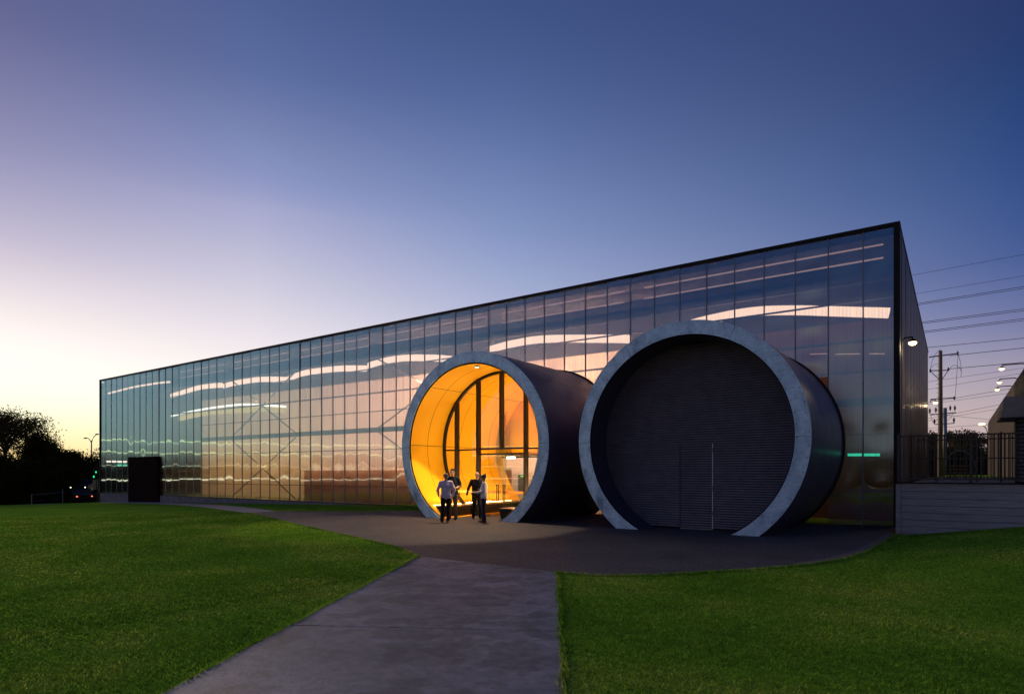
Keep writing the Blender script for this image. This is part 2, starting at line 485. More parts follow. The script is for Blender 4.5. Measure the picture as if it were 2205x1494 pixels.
M['leaf'] = leaf_mat('dark evergreen leaf', (0.022, 0.028, 0.008), (0.04, 0.046, 0.013))
M['leaf2'] = leaf_mat('olive gum leaf', (0.055, 0.045, 0.020), (0.09, 0.07, 0.03))
M['pole'] = simple('weathered timber pole', (0.22, 0.15, 0.095), (0.16, 0.11, 0.07), 0.85, scale=4, vec_scale=(3, 3, 0.3))
M['galv_pole'] = simple('grey steel', (0.25, 0.26, 0.27), (0.20, 0.21, 0.22), 0.5, 0.5)
M['wire'] = simple('dark cable', (0.03, 0.03, 0.035), (0.03, 0.03, 0.035), 0.6)
M['shed'] = simple('grey brown sheet', (0.045, 0.032, 0.024), (0.032, 0.024, 0.019), 0.8, 0.0, spec=0.1, scale=1.0, vec_scale=(1, 1, 0.2))
M['canopy'] = simple('grey canopy metal', (0.16, 0.16, 0.165), (0.13, 0.13, 0.135), 0.5)
M['fence'] = simple('black fence steel', (0.018, 0.014, 0.012), (0.026, 0.02, 0.017), 0.4)
M['door_dark'] = simple('dark maroon door', (0.018, 0.006, 0.006), (0.012, 0.005, 0.005), 0.9, spec=0.05)
M['white_paint'] = simple('white painted metal', (0.72, 0.70, 0.66), (0.66, 0.64, 0.6), 0.5)
M['led'] = emit('warm led band', (1.0, 0.66, 0.46), 1.9)
M['streak_soft'] = emit('soft warm streak glow', (1.0, 0.60, 0.45), 0.45)  # emission stands for lit purlin edges and pale streaks, not for lamps
M['led_yellow'] = emit('yellow lit band', (1.0, 0.72, 0.22), 0.75)
M['led_white'] = emit('white tube lamp', (1.0, 0.93, 0.78), 2.2)
M['streak_green'] = emit('green smear glow', (0.03, 0.75, 0.42), 1.3)  # green smear of a mirrored signal, put in as emission
M['sign_white'] = emit('lit white sign', (1.0, 0.97, 0.9), 3.0)
M['lamp_hot'] = emit('lamp lens', (1.0, 0.70, 0.32), 5.0)
M['trail_gold'] = emit('gold trail glow', (1.0, 0.74, 0.30), 5.5)
M['trail_dim'] = emit('dim trail glow', (1.0, 0.70, 0.42), 3.0)
M['trail_low'] = emit('warm trail glow', (1.0, 0.58, 0.34), 6.5)
M['led_base'] = emit('amber base led', (1.0, 0.66, 0.25), 14.0)

# ------------------------------------------------------------------ ground shape
def h(x, y):
    z = -0.022 * max(0.0, -x - 24.0)
    if x < -58:
        z -= 0.02 * (-x - 58) * (0.4 + 0.6 * min(1, max(0, (y + 30) / 30)))
    if x > -1.0:
        t = min(1.0, max(0.0, (y + 17.0) / 12.0)); t = t * t * (3 - 2 * t)
        z += 0.145 * (x + 1.0) * t if x < 12 else 0.145 * 13.0 * t
    if y < -11 and x < -8:
        # gentle mound of the lawn left of the path
        z += 0.10 * math.exp(-((x + 17) / 6.5) ** 2 - ((y + 17.5) / 4.0) ** 2)
    return z

PLAZA = [(-24.9,-8.0),(-21.4,-9.2),(-17.8,-10.55),(-14.8,-11.6),(-12.1,-12.5),(-10.4,-13.15),(-9.02,-13.93),(-7.6,-13.98),(-6.6,-14.0),(-5.66,-13.99),
         (-4.9,-13.85),(-4.2,-13.3),(-3.5,-12.4),(-2.9,-11.55),(-2.3,-10.5),(-1.9,-9.5),(-1.6,-7.8),(-1.45,-5.6),(-1.38,-4.0),(-1.36,-2.52),(-1.36,-0.03),
         (-8,-0.03),(-14.5,-0.03),(-17.2,-0.03),(-19.2,-1.6),(-21,-4.4),(-24.6,-6.7)]
WALK_LO = [(-24.9,-8.0),(-29,-6.6),(-34,-4.9),(-39,-3.5),(-44,-2.5),(-49.5,-1.9),(-55,-1.9),(-64,-4.0),(-75,-7.5)]
WALK_HI = [(-24.6,-6.7),(-29,-4.9),(-34,-3.2),(-39,-1.9),(-44,-0.9),(-49.5,-0.10),(-55,-0.10),(-64,-2.6),(-75,-6.2)]
L0 = Vector((-9.02, -13.93)); L1 = Vector((-5.1, -20.87)); R0 = Vector((-5.66, -13.99)); R1 = Vector((-2.53, -19.04))

def build_ground():
    xs = sorted(set([-900,-500,-300,-200,-150,-120,-100] + list(range(-90, -30, 3)) + list(range(-30, 14, 1)) + list(range(14, 60, 4)) + [70,90,120,200,300,500,900]))
    ys = sorted(set([-900,-500,-300,-200,-150,-120,-90,-70,-60,-50] + list(range(-45, -25, 3)) + list(range(-25, 3, 1)) + list(range(3, 60, 4)) + [70,90,120,200,300,500,900]))
    mb = MB()
    mb.quad_grid([(x, y, h(x, y)) for y in ys for x in xs], len(xs), len(ys))
    o = mb.build('lawn', M['lawn'], smooth=True)
    tag(o, kind='structure')
    # asphalt forecourt
    m = bpy.data.meshes.new('forecourt')
    bm = bmesh.new()
    vs = [bm.verts.new((x, y, 0.012)) for x, y in PLAZA]
    f = bm.faces.new(vs); f.normal_update()
    if f.normal.z < 0: f.normal_flip()
    bmesh.ops.triangulate(bm, faces=[f])
    bm.to_mesh(m); bm.free(); m.materials.append(M['asphalt'])
    tag(put('forecourt', m), kind='structure')
    # gravelly edge strip along the right of the forecourt
    edge = PLAZA[14:20]
    mb = MB(); pts = []
    for i, (x, y) in enumerate(edge):
        pts += [(x - 0.24, y + 0.04, 0.018), (x + 0.03, y, 0.018)]
    mb.quad_grid(pts, 2, len(edge))
    tag(mb.build('forecourt_edge', M['gravel']), kind='structure')
    mb = MB(); pts = []
    for a, b in zip(WALK_LO, WALK_HI):
        pts += [(a[0], a[1], h(*a) + 0.016), (b[0], b[1], h(*b) + 0.016)]
    mb.quad_grid(pts, 2, len(WALK_LO))
    tag(mb.build('footpath', M['walk']), kind='structure')
    # near concrete path: slabs with joints
    path = tag(empty('concrete_path', (-6, -18, 0)), kind='structure')
    dl = (L1 - L0); dr = (R1 - R0)
    cuts = [0.0, 0.728, 1.42, 2.1]
    cutr = [0.0, 0.682, 1.36, 2.04]
    for k in range(3):
        g = 0.0016
        a = L0 + dl * (cuts[k] + (g if k else 0)); b = L0 + dl * (cuts[k+1] - g)
        c = R0 + dr * (cutr[k+1] - g); d = R0 + dr * (cutr[k] + (g if k else 0))
        mb = MB(); mb.prism([tuple(a), tuple(b), tuple(c), tuple(d)], 'z', -0.08, 0.022)
        o = mb.build('slab', M['path'])
        o.parent = path; o.matrix_parent_inverse = Matrix.Translation((6, 18, 0))
    return o
build_ground()

tag(MB().quad_grid([(x, y, h(x, y) + 0.03) for y in (-112, -96, -80, -64, -48, -34) for x in range(-240, 121, 12)], 31, 6).build('road', M['asphalt']), kind='structure')

def in_poly(x, y, poly):
    px = np.array([p[0] for p in poly]); py = np.array([p[1] for p in poly])
    inside = np.zeros(len(x), bool); j = len(poly) - 1
    for i in range(len(poly)):
        c = ((py[i] > y) != (py[j] > y)) & (x < (px[j]-px[i])*(y-py[i])/(py[j]-py[i]+1e-12)+px[i])
        inside ^= c; j = i
    return inside

def build_grass():
    rng = np.random.default_rng(7)
    hv = np.vectorize(h)
    pathpoly = [tuple(L0), tuple(L0 + (L1-L0)*2.1), tuple(R0 + (R1-R0)*2.04), tuple(R0)]
    walkpoly = WALK_LO + WALK_HI[::-1]
    bands = [(0, 7.5, 3200, 0.034, 0.0055), (7.5, 12, 1900, 0.034, 0.0075), (12, 19, 800, 0.034, 0.011), (19, 34, 300, 0.034, 0.017)]
    V = []; cnt = 0
    for d0, d1, dens, hh, ww in bands:
        a0, a1 = R(35.4 - 46), R(35.4 + 46)
        area = (d1*d1 - d0*d0) * (a1 - a0) / 2
        n = int(area * dens)
        d = np.sqrt(rng.uniform(d0*d0, d1*d1, n)); a = rng.uniform(a0, a1, n)
        x = CAM.x - np.sin(a)*d; y = CAM.y + np.cos(a)*d
        jx = x + rng.normal(0, 0.028, n); jy = y + rng.normal(0, 0.028, n)
        keep = ~in_poly(jx, jy, PLAZA) & ~in_poly(jx, jy, pathpoly) & ~in_poly(jx, jy, walkpoly)
        keep &= (d > 2.2) & ~((y > -2.6) & (x > -1.45)) & (y < -0.2)
        x = x[keep]; y = y[keep]; n = len(x)
        z = hv(x, y) - 0.004
        clump = 0.75 + 0.5*np.sin(x*3.1+np.sin(y*2.3)*2)*np.sin(y*2.7+1.3)
        hgt = hh * rng.uniform(0.35, 1.0, n) * (0.8 + 0.3*clump)
        la = rng.uniform(0, 2*np.pi, n); lean = hh * rng.uniform(0.5, 1.7, n)
        wv = ww * rng.uniform(0.7, 1.3, n)
        wx = -np.sin(la)*wv; wy = np.cos(la)*wv
        tri = np.stack([np.stack([x-wx, y-wy, z], 1), np.stack([x+wx, y+wy, z], 1),
                        np.stack([x+np.cos(la)*lean, y+np.sin(la)*lean, z+hgt], 1)], 1)
        V.append(tri.reshape(-1, 3)); cnt += n
    # longer blades hanging over the edges of the paving
    pz = [np.array(p) for p in PLAZA]
    edges = [(np.array(L0), np.array(L0 + (L1-L0)*1.5)), (np.array(R0 + (R1-R0)*1.6), np.array(R0))]
    edges += [(pz[i], pz[i+1]) for i in list(range(0, 6)) + list(range(9, 19))]
    for a, b in edges:
        d = b - a; L = np.linalg.norm(d); n = int(L * 420)
        t = rng.uniform(0, 1, n)
        nrm = np.array([d[1], -d[0]]) / L
        mid = a + d*0.5 + nrm*0.3
        inside = in_poly(np.array([mid[0]]), np.array([mid[1]]), PLAZA)[0] or in_poly(np.array([mid[0]]), np.array([mid[1]]), pathpoly)[0]
        out = -nrm if inside else nrm
        wob = 0.02*np.sin(t*L*3.1) + 0.015*np.sin(t*L*7.7+1)
        off = rng.uniform(-0.015, 0.05, n) + wob*0.6
        x = a[0] + d[0]*t + out[0]*off; y = a[1] + d[1]*t + out[1]*off
        z = np.maximum(hv(x, y), 0.0) + 0.0
        la = np.arctan2(-out[1], -out[0]) + rng.normal(0, 0.9, n)
        hgt = rng.uniform(0.025, 0.06, n); lean = rng.uniform(0.015, 0.06, n); wv = rng.uniform(0.004, 0.008, n)
        wx = -np.sin(la)*wv; wy = np.cos(la)*wv
        tri = np.stack([np.stack([x-wx, y-wy, z], 1), np.stack([x+wx, y+wy, z], 1), np.stack([x+np.cos(la)*lean, y+np.sin(la)*lean, z+hgt], 1)], 1)
        V.append(tri.reshape(-1, 3)); cnt += n
    V = np.concatenate(V).astype(np.float32)
    m = bpy.data.meshes.new('grass')
    m.vertices.add(len(V)); m.vertices.foreach_set('co', V.ravel())
    m.loops.add(len(V)); m.loops.foreach_set('vertex_index', np.arange(len(V), dtype=np.int32))
    m.polygons.add(cnt); m.polygons.foreach_set('loop_start', np.arange(0, len(V), 3, dtype=np.int32))
    m.update(calc_edges=True)
    m.materials.append(M['blade'])
    tag(put('grass', m), 'short mown green grass covering the lawns', 'grass', kind='stuff')
build_grass()

# ------------------------------------------------------------------ the hall
X1, X0, HT = -1.42, -60.5, 9.7     # right corner, left corner, height
PW = 1.03
BAYS = [0, 9, 16, 24, 31, 38, 45, 52, 57]
CXA, CXB, CZ, RO, RI = -14.50, -6.47, 2.72, 3.44, 3.04   # tunnel centres
hall = tag(empty('exhibition_hall', ((X0 + X1) / 2, 13, 0)),
           'long translucent clad hall with glowing bays behind the two round tunnels', 'building')
HOFF = Matrix.Translation((-(X0 + X1) / 2, -13, 0))
def hp(o):
    o.parent = hall; o.matrix_parent_inverse = HOFF; return o
LEFT = X1 - 57 * PW
rnd = random.Random(3)

def panel_mesh(idx):
    r = random.Random(100 + idx)
    nx, nz = 9, 46
    A = [0.0016, 0.0022, 0.0013, 0.0026, 0.0018, 0.006][idx]
    k1 = r.uniform(1.5, 2.4); p1 = r.uniform(0, 6); k2 = r.uniform(3.6, 5.2); p2 = r.uniform(0, 6)
    mb = MB(); pts = []
    w = PW - 0.004
    for j in range(nz):
        z = HT * j / (nz - 1)
        for i in range(nx):
            u = i / (nx - 1)
            bow = math.sin(math.pi * u)
            y = A * bow * (math.sin(k1 * z + p1) + 0.45 * math.sin(k2 * z + p2)) - 0.002 * bow
            pts.append((w * (u - 0.5), y, z))
    mb.quad_grid(pts, nx, nz)
    return mb.mesh('facade_panel', M['clad'], True, fix=False)
PM = [panel_mesh(i) for i in range(6)]
ZB = 0.0
def circ_clip(o, cx):  # cladding panels simply end inside the tunnels' shells
    pass
DOOR_X0, DOOR_X1, DOOR_Z = -54.6, -49.6, 2.97
for k in range(57):
    xc = X1 - PW * (k + 0.5)
    in_tun = [c for c in (CXA, CXB) if abs(xc - c) < RO - 0.75]
    mi = 5 if k < 3 else rnd.randrange(5)
    if in_tun:
        # panel above the tunnel only
        c = in_tun[0]
        edge = max(0.0, abs(xc - c) - PW / 2)
        zt = CZ + math.sqrt(max(0.1, RI * RI - edge * edge)) - 0.08
        src = PM[mi].copy()
        co = np.empty(len(src.vertices) * 3, np.float32); src.vertices.foreach_get('co', co)
        co = co.reshape(-1, 3); zz = co[:, 2]
        co[:, 2] = zt + zz / HT * (HT - zt)
        src.vertices.foreach_set('co', co.ravel()); src.update()
        o = put('facade_panel', src)
    elif DOOR_X0 < xc - PW/2 + 0.4 and xc + PW/2 - 0.4 < DOOR_X1:
        src = PM[mi].copy()
        co = np.empty(len(src.vertices) * 3, np.float32); src.vertices.foreach_get('co', co)
        co = co.reshape(-1, 3); co[:, 2] = DOOR_Z + co[:, 2] / HT * (HT - DOOR_Z)
        src.vertices.foreach_set('co', co.ravel()); src.update()
        o = put('facade_panel', src)
    else:
        o = put('facade_panel', PM[mi])
    hp(o)
    o.location = (xc, 0, ZB)
    o.rotation_euler = (rnd.gauss(0, 0.0009), 0, rnd.gauss(0, 0.004))
mull = MB().box((-0.018, -0.022, 0), (0.018, 0.05, HT)).mesh('seam_mullion', M['mull'])
for k in range(1, 57):
    x = X1 - PW * k
    ts = [c for c in (CXA, CXB) if abs(x - c) < RO - 0.3]
    z0 = 0.0
    if ts: z0 = CZ + math.sqrt(RI * RI - min(RI, abs(x - ts[0])) ** 2) - 0.1
    if DOOR_X0 + 0.1 < x < DOOR_X1 - 0.1: z0 = DOOR_Z
    o = hp(put('seam_mullion', mull if z0 == 0 else MB().box((-0.018, -0.022, z0), (0.018, 0.05, HT)).mesh('seam_mullion', M['mull'])))
    o.location = (x, 0, 0)
# trims
hp(MB().box((LEFT - 0.10, -0.09, HT - 0.095), (X1 + 0.004, 0.35, HT + 0.012)).build('parapet_cap', M['black']))
hp(MB().box((X1 - 0.17, -0.088, 0.0), (X1 + 0.002, 0.10, HT - 0.097)).build('corner_trim', M['black']))
hp(MB().box((LEFT - 0.12, -0.07, -1.6), (LEFT + 0.0, 0.10, HT - 0.098)).build('corner_trim', M['black']))
# plinth (below the cladding, growing towards the left as the lawn falls away)
for a, b in ((-26, -17.95), (-35, -26), (-44, -35), (DOOR_X1 + 0.06, -44), (LEFT + 0.004, DOOR_X0 - 0.06)):
    lo, hi = min(a, b), max(a, b)
    hp(MB().box((lo + 0.006, -0.05, -2.2), (hi - 0.006, 0.35, -0.035)).build('plinth', M['plinth']))
hp(MB().box((LEFT, -0.03, -0.033), (-17.8, 0.12, 0.0)).build('base_rail', M['black']))
hp(MB().box((-10.05, -0.03, -0.033), (-10.9, 0.12, 0.02)).build('base_rail', M['black']))
hp(MB().box((-3.05, -0.03, -0.033), (X1, 0.12, 0.02)).build('base_rail', M['black']))
# roof, back and left walls close the volume
hp(MB().box((LEFT - 0.05, 0.36, HT - 0.25), (X1 - 0.17, 26, HT - 0.02)).build('roof', M['plinth']))
hp(MB().box((LEFT - 0.05, 0.11, -2.2), (LEFT + 0.12, 26, HT - 0.26)).build('side_wall', M['steel_sheet']))
hp(MB().box((LEFT - 0.05, 25.8, -2.2), (X1 - 0.08, 26, HT - 0.26)).build('back_wall', M['steel_sheet']))
# corrugated right-hand wall, sheet by sheet
def corr_sheet(wd, n, amp, zt):
    mb = MB(); prof = []
    p = wd / n
    for i in range(n):
        prof += [(i*p, 0), (i*p + p*0.42, 0), (i*p + p*0.52, amp), (i*p + p*0.90, amp)]
    prof.append((wd, 0))
    pts = [(v, u, z) for z in (0, zt) for (u, v) in prof]
    mb.quad_grid(pts, len(prof), 2)
    return mb
side_m = corr_sheet(1.195, 8, 0.035, HT - 0.10).mesh('wall_sheet', M['steel_sheet'])
for k in range(21):
    o = hp(put('wall_sheet', side_m))
    o.location = (X1 - 0.055 + 0.004 * (k % 2), 0.12 + k * 1.23, 0.0)
hp(MB().box((X1 - 0.16, 0.102, 0), (X1 - 0.075, 26, HT - 0.3)).build('wall_backing', M['black']))
hp(MB().box((X1 - 0.16, 0.352, HT - 0.098), (X1 + 0.0, 26, HT + 0.010)).build('parapet_cap', M['black']))
hp(MB().tube([(X1 + 0.01, 0.55, HT - 0.2), (X1 + 0.01, 0.55, 1.4)], 0.02).build('downpipe', M['galv_pole']))

# interior seen through the cladding
DEP = 3.0
for i in range(8):
    xa, xb = X1 - PW * BAYS[i], X1 - PW * BAYS[i + 1]
    if i == 1:
        pass
    hp(MB().box((xb + 0.01, DEP, 0.0), (xa - 0.01, DEP + 0.1, 7.3)).build('lining_wall', M['liner'] if 0 < i < 6 else M['umber'] if i == 0 else M['upper']))  # end bays get dark materials in place of dimmer light
    hp(MB().box((xb + 0.01, DEP - 0.02, 7.305), (xa - 0.01, DEP + 0.1, HT - 0.3)).build('upper_wall', M['upper']))
hp(MB().box((LEFT, 0.36, -0.12), (X1 - 0.1, DEP, -0.02)).build('interior_floor', M['floor']))
def span_skip(z, segs_out, lo, hi):
    """split lo..hi around the tunnels at height z"""
    cuts = []
    for c in (CXA, CXB):
        d = abs(z - CZ)
        if d < RO + 0.05:
            w = math.sqrt((RO + 0.05) ** 2 - d * d)
            cuts.append((c - w, c + w))
    cur = lo
    for a, b in sorted(cuts):
        if b <= lo or a >= hi: continue
        if a > cur and a < hi: segs_out.append((cur, a))
        if b > cur: cur = max(cur, b)
    if cur < hi: segs_out.append((cur, hi))
for (z, hh, y) in ((8.2, 0.36, 0.30), (4.07, 0.26, 0.30), (6.12, 0.07, 0.45), (7.45, 0.045, 0.40), (5.1, 0.04, 0.40), (3.0, 0.04, 0.40), (0.95, 0.04, 0.40)):
    segs = []
    span_skip(z, segs, LEFT, X1 - 0.1)
    for a, b in segs:
        hp(MB().box((a, y - 0.09, z - hh/2), (b, y + 0.09 if hh > 0.1 else y + 0.02, z + hh/2)).build('girt', M['girt']))
def brace(xa, za, xb, zb):
    d = Vector((xb - xa, 0, zb - za)); L = d.length
    mb = MB().box((0, -0.02, -0.04), (L, 0.02, 0.04))
    o = hp(mb.build('brace', M['brace']))
    o.location = (xa, 0.62, za); o.rotation_euler = (0, -math.atan2(d.z, d.x), 0)
for i in (2, 4):
    xa, xb = X1 - PW * BAYS[i] - 0.1, X1 - PW * BAYS[i + 1] + 0.1
    if i == 2:
        xa_l = CXA - RO - 0.1
        brace(xb, 8.0, xa, 4.2) ; brace(xb, 4.0, xb + 4.4, 1.6)
        brace(xb, 4.2, xa, 8.0)
        continue
    brace(xa, 8.0, xb, 4.2); brace(xb, 8.0, xa, 4.2)
    brace(xa, 3.9, xb, 0.1); brace(xb, 3.9, xa, 0.1)
# dado of plywood and its pale rail
segs = []
span_skip(1.0, segs, X1 - PW * 31, X1 - PW * 9)
for a, b in segs:
    hp(MB().box((a, 1.30, 0.0), (b, 1.36, 1.86)).build('dado_board', M['dado']))
    hp(MB().box((a, 1.26, 1.865), (b, 1.38, 1.98)).build('dado_rail', M['white_paint']))

# arched light band of every bay (tubular lamp, 0.42 m high)
ARCS = {
    0: [(1400,728),(1440,715),(1480,702),(1510,693),(1560,682),(1600,675),(1650,670),(1720,669),(1790,671),(1850,673),(1890,674),(1915,675)],
    1: [(1056,754),(1080,747),(1100,742),(1150,733),(1200,730),(1270,730),(1320,730),(1358,731)],
    2: [(797,788),(830,778),(870,772),(910,771),(950,772),(985,776),(1020,782),(1048,786)],
    3: [(624,817),(655,805),(690,799),(740,794),(793,794)],
    4: [(487,832),(505,827),(530,822),(560,818),(590,817),(621,818)],
    5: [(375,853),(410,842),(440,834),(465,831),(484,830)],
    6: [(240,848),(270,840),(300,833),(330,828),(350,825),(372,823)],
}
def smooth_pts(P, n):
    # Catmull-Rom through the given points
    out = []
    for i in range(len(P) - 1):
        p0 = P[max(i-1, 0)]; p1 = P[i]; p2 = P[i+1]; p3 = P[min(i+2, len(P)-1)]
        for k in range(n):
            t = k / n
            out.append(0.5 * ((2*p1) + (p2-p0)*t + (2*p0-5*p1+4*p2-p3)*t*t + (3*p1-p0-3*p2+p3)*t*t*t))
    out.append(P[-1]); return out
def band(name, pxs, y, hh, mat, dep=0.05):
    P = smooth_pts([at(px, py, y) for px, py in pxs], 4)
    mb = MB(); pts = []
    n = len(P)
    ring = 8
    for i, p in enumerate(P):
        d = (P[min(i+1, n-1)] - P[max(i-1, 0)]).normalized()
        up = Vector((0, 1, 0)).cross(d) * -1
        if up.z < 0: up = -up
        for k in range(ring):
            a = 2 * math.pi * k / ring
            pts.append(p + up * (hh/2 * math.cos(a)) + Vector((0, 1, 0)) * (dep * math.sin(a)))
    b = 0
    mb.v = [tuple(p) for p in pts]
    for i in range(n - 1):
        for k in range(ring):
            k2 = (k + 1) % ring
            mb.f.append((i*ring+k, i*ring+k2, (i+1)*ring+k2, (i+1)*ring+k))
    mb.f.append(tuple(range(ring))); mb.f.append(tuple((n-1)*ring + k for k in reversed(range(ring))))
    return hp(mb.build(name, mat, smooth=True))
for i, pxs in ARCS.items():
    band('light_band', pxs, 0.85, 0.35 if i < 6 else 0.15, M['led'], 0.10)
band('yellow_lamp', [(392,902),(430,893),(475,886),(530,883),(580,880),(620,884)], 0.95, 0.40, M['led_yellow'], 0.06)
band('tube_lamp', [(375,896),(410,888),(440,882),(480,876),(530,871),(580,873),(620,876)], 0.8, 0.14, M['led_white'], 0.05)
for (px0, px1, py0, py1, hh, mat) in ((1826, 1856, 979, 979, 0.09, 'streak_green'), (1860, 1895, 979, 979, 0.09, 'streak_green'), (257, 278, 1001, 1001, 0.16, 'streak_green'),
                                     (220, 278, 993, 994, 0.16, 'led_white'), (1745, 1782, 763, 762, 0.035, 'streak_soft'), (1800, 1852, 763, 762, 0.035, 'streak_soft'), (1872, 1905, 762, 762, 0.035, 'streak_soft')):
    band('glow_streak', [(px0, py0), ((px0+px1)/2, (py0+py1)/2), (px1, py1)], 0.6, hh, M[mat], 0.03)  # added glowing strips imitating smeared reflections and streaks on the cladding
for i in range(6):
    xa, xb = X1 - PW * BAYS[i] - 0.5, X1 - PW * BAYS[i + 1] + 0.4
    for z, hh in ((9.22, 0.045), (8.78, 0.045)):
        hp(MB().box((xb, 0.50, z), (xa, 0.55, z + hh)).build('glow_streak', M['streak_soft']))  # glow added to imitate the lit lower edges of roof purlins
# hidden wall-wash luminaires behind the girts, shining on to the lining
POW = {0: (6, 10, 30), 1: (70, 130, 460), 2: (110, 125, 390), 3: (66, 70, 112), 4: (88, 55, 48), 5: (74, 48, 38), 6: (12, 5, 4), 7: (3, 1, 1)}
for i in range(8):
    xa, xb = X1 - PW * BAYS[i], X1 - PW * BAYS[i + 1]
    for z, pw in zip((2.15, 4.07, 6.45), POW[i]):
        segs = []
        span_skip(z, segs, xb + 0.3, xa - 0.3)
        for a_, b_ in segs:
            if b_ - a_ < 0.4: continue
            lo = light('wall_wash', 'AREA', ((a_ + b_)/2, 0.45, z), pw * (b_ - a_) / (xa - xb), (1.0, 0.54, 0.31) if i < 4 else (1.0, 0.60, 0.22), None, b_ - a_, 0.12, (R(90), 0, 0))
            hp(lo)

# loading door far left
door = hp(MB().box((DOOR_X0, -0.16, -1.4), (DOOR_X1, 0.30, DOOR_Z - 0.01)).build('loading_door', M['door_dark']))
for k in range(12):
    w = (DOOR_X1 - DOOR_X0 - 0.2) / 12
    o = MB().box((DOOR_X0 + 0.1 + k*w + 0.012, -0.19, -1.3), (DOOR_X0 + 0.1 + (k+1)*w - 0.012, -0.155, DOOR_Z - 0.12)).build('board', M['door_dark'], door)

# ------------------------------------------------------------------ the tunnels
YF = -5.6
def arc_pts(r, a0, a1, n):
    return [(r * math.cos(a0 + (a1-a0)*i/n), r * math.sin(a0 + (a1-a0)*i/n)) for i in range(n + 1)]
ZCUT = -0.06
def tunnel(cx, name, label, ring_seams):
    root = tag(empty(name, (cx, YF, 0)), label, 'tunnel')
    ao = math.asin((ZCUT - CZ) / RO); ai = math.asin((ZCUT - CZ) / RI)
    # galvanised rim plates
    seams = ring_seams
    for i in range(len(seams) - 1):
        s0, s1 = seams[i], seams[i + 1]
        g = 0.0016
        o0 = ao if s0 is None else R(s0) + g; i0 = ai if s0 is None else R(s0) + g
        o1 = math.pi - ao if s1 is None else R(s1) - g; i1 = math.pi - ai if s1 is None else R(s1) - g
        n = max(6, int(abs(o1 - o0) / R(2.5)))
        outer = arc_pts(RO, o0, o1, n); inner = arc_pts(RI, i0, i1, n)
        mb = MB()
        pts = []
        for (xo, zo), (xi, zi) in zip(outer, inner):
            dy = -0.022
            pts += [(xo, dy, zo + CZ), (xi, dy, zi + CZ), (xi, 0.0, zi + CZ), (xo, 0.0, zo + CZ)]
        mb.v = pts
        for k in range(n):
            a = k*4; b = a + 4
            for j in range(4):
                j2 = (j + 1) % 4
                mb.f.append((a + j, b + j, b + j2, a + j2))
        mb.f.append((0, 1, 2, 3)); mb.f.append((n*4 + 3, n*4 + 2, n*4 + 1, n*4))
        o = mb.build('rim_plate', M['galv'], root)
    # bolts, too small to tell apart
    mb = MB(); rr = random.Random(5)
    for r in (RO - 0.05, RI + 0.05):
        a = ao + 0.08
        while a < math.pi - ao - 0.05:
            x, z = r * math.cos(a), r * math.sin(a) + CZ
            if z > 0.05:
                mb.tube([(x, -0.022, z), (x, -0.034, z)], 0.015, 6)
            a += R(6.2) * rr.uniform(0.9, 1.1)
    b = mb.build('bolt_heads', M['girt'], root); b['kind'] = 'stuff'
    # outer shell: sheets with fine open joints over a dark core
    ys = [0.002, 1.12, 2.24, 3.36, 4.48, 5.58]
    for k in range(5):
        for q in range(3):
            q0 = ao + (math.pi - 2*ao) * q / 3 + 0.0022; q1 = ao + (math.pi - 2*ao) * (q + 1) / 3 - 0.0016
            pr = arc_pts(RO, q0, q1, 26)
            pts = [(x, y, z + CZ) for y in (ys[k], ys[k+1] - 0.006) for x, z in pr]
            MB().quad_grid(pts, 27, 2).build('shell_sheet', M['shell'], root, True)
    pr = arc_pts(RO - 0.012, ao, math.pi - ao, 72)
    MB().quad_grid([(x, y, z + CZ) for y in (0.004, 5.58) for x, z in pr], 73, 2).build('core', M['gap'], root, True)
    # flashing ring where the shell meets the facade
    a1 = arc_pts(RO + 0.07, ao, math.pi - ao, 72); a2 = arc_pts(RO + 0.004, ao, math.pi - ao, 72)
    pts = []
    for (xo, zo), (xi, zi) in zip(a1, a2):
        pts += [(xo, 5.52, zo + CZ), (xi, 5.50, zi + CZ), (xi, 5.58, zi + CZ), (xo, 5.58, zo + CZ)]
    mb = MB(); mb.v = pts
    for k in range(72):
        a = k*4; b = a + 4
        for j in range(4):
            j2 = (j + 1) % 4; mb.f.append((a + j, b + j, b + j2, a + j2))
    mb.build('flashing', M['black'], root)
    return root, ai
def lining(root, ys, mat, joints, r, backing=True, backmat=None):
    ai = math.asin((ZCUT - CZ) / r)
    for k in range(len(ys) - 1):
        for q in range(len(joints) - 1):
            j0 = ai if joints[q] is None else R(joints[q]) + 0.0032
            j1 = math.pi - ai if joints[q+1] is None else R(joints[q+1]) - 0.0032
            n = max(6, int((j1 - j0) / R(4)))
            pr = arc_pts(r, j0, j1, n)
            pts = [(x, y, z + CZ) for y in (ys[k] + 0.009, ys[k+1] - 0.009) for x, z in pr]
            MB().quad_grid(pts, n + 1, 2).build('lining_panel', mat, root, True)
    if backing:
        pr = arc_pts(r + 0.03, ai, math.pi - ai, 72)
        MB().quad_grid([(x, y, z + CZ) for y in (ys[0] - 0.0, ys[-1]) for x, z in pr], 73, 2).build('lining_backing', backmat or M['gap'], root, True)

# --- orange entry tunnel
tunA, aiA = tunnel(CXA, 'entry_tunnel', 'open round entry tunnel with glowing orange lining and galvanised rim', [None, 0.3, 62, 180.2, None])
lining(tunA, [0.02, 0.98, 1.94, 2.95, 3.98, 5.02, 6.2], M['orange'], [None, 2, 50, 130, 178, None], RI - 0.05)
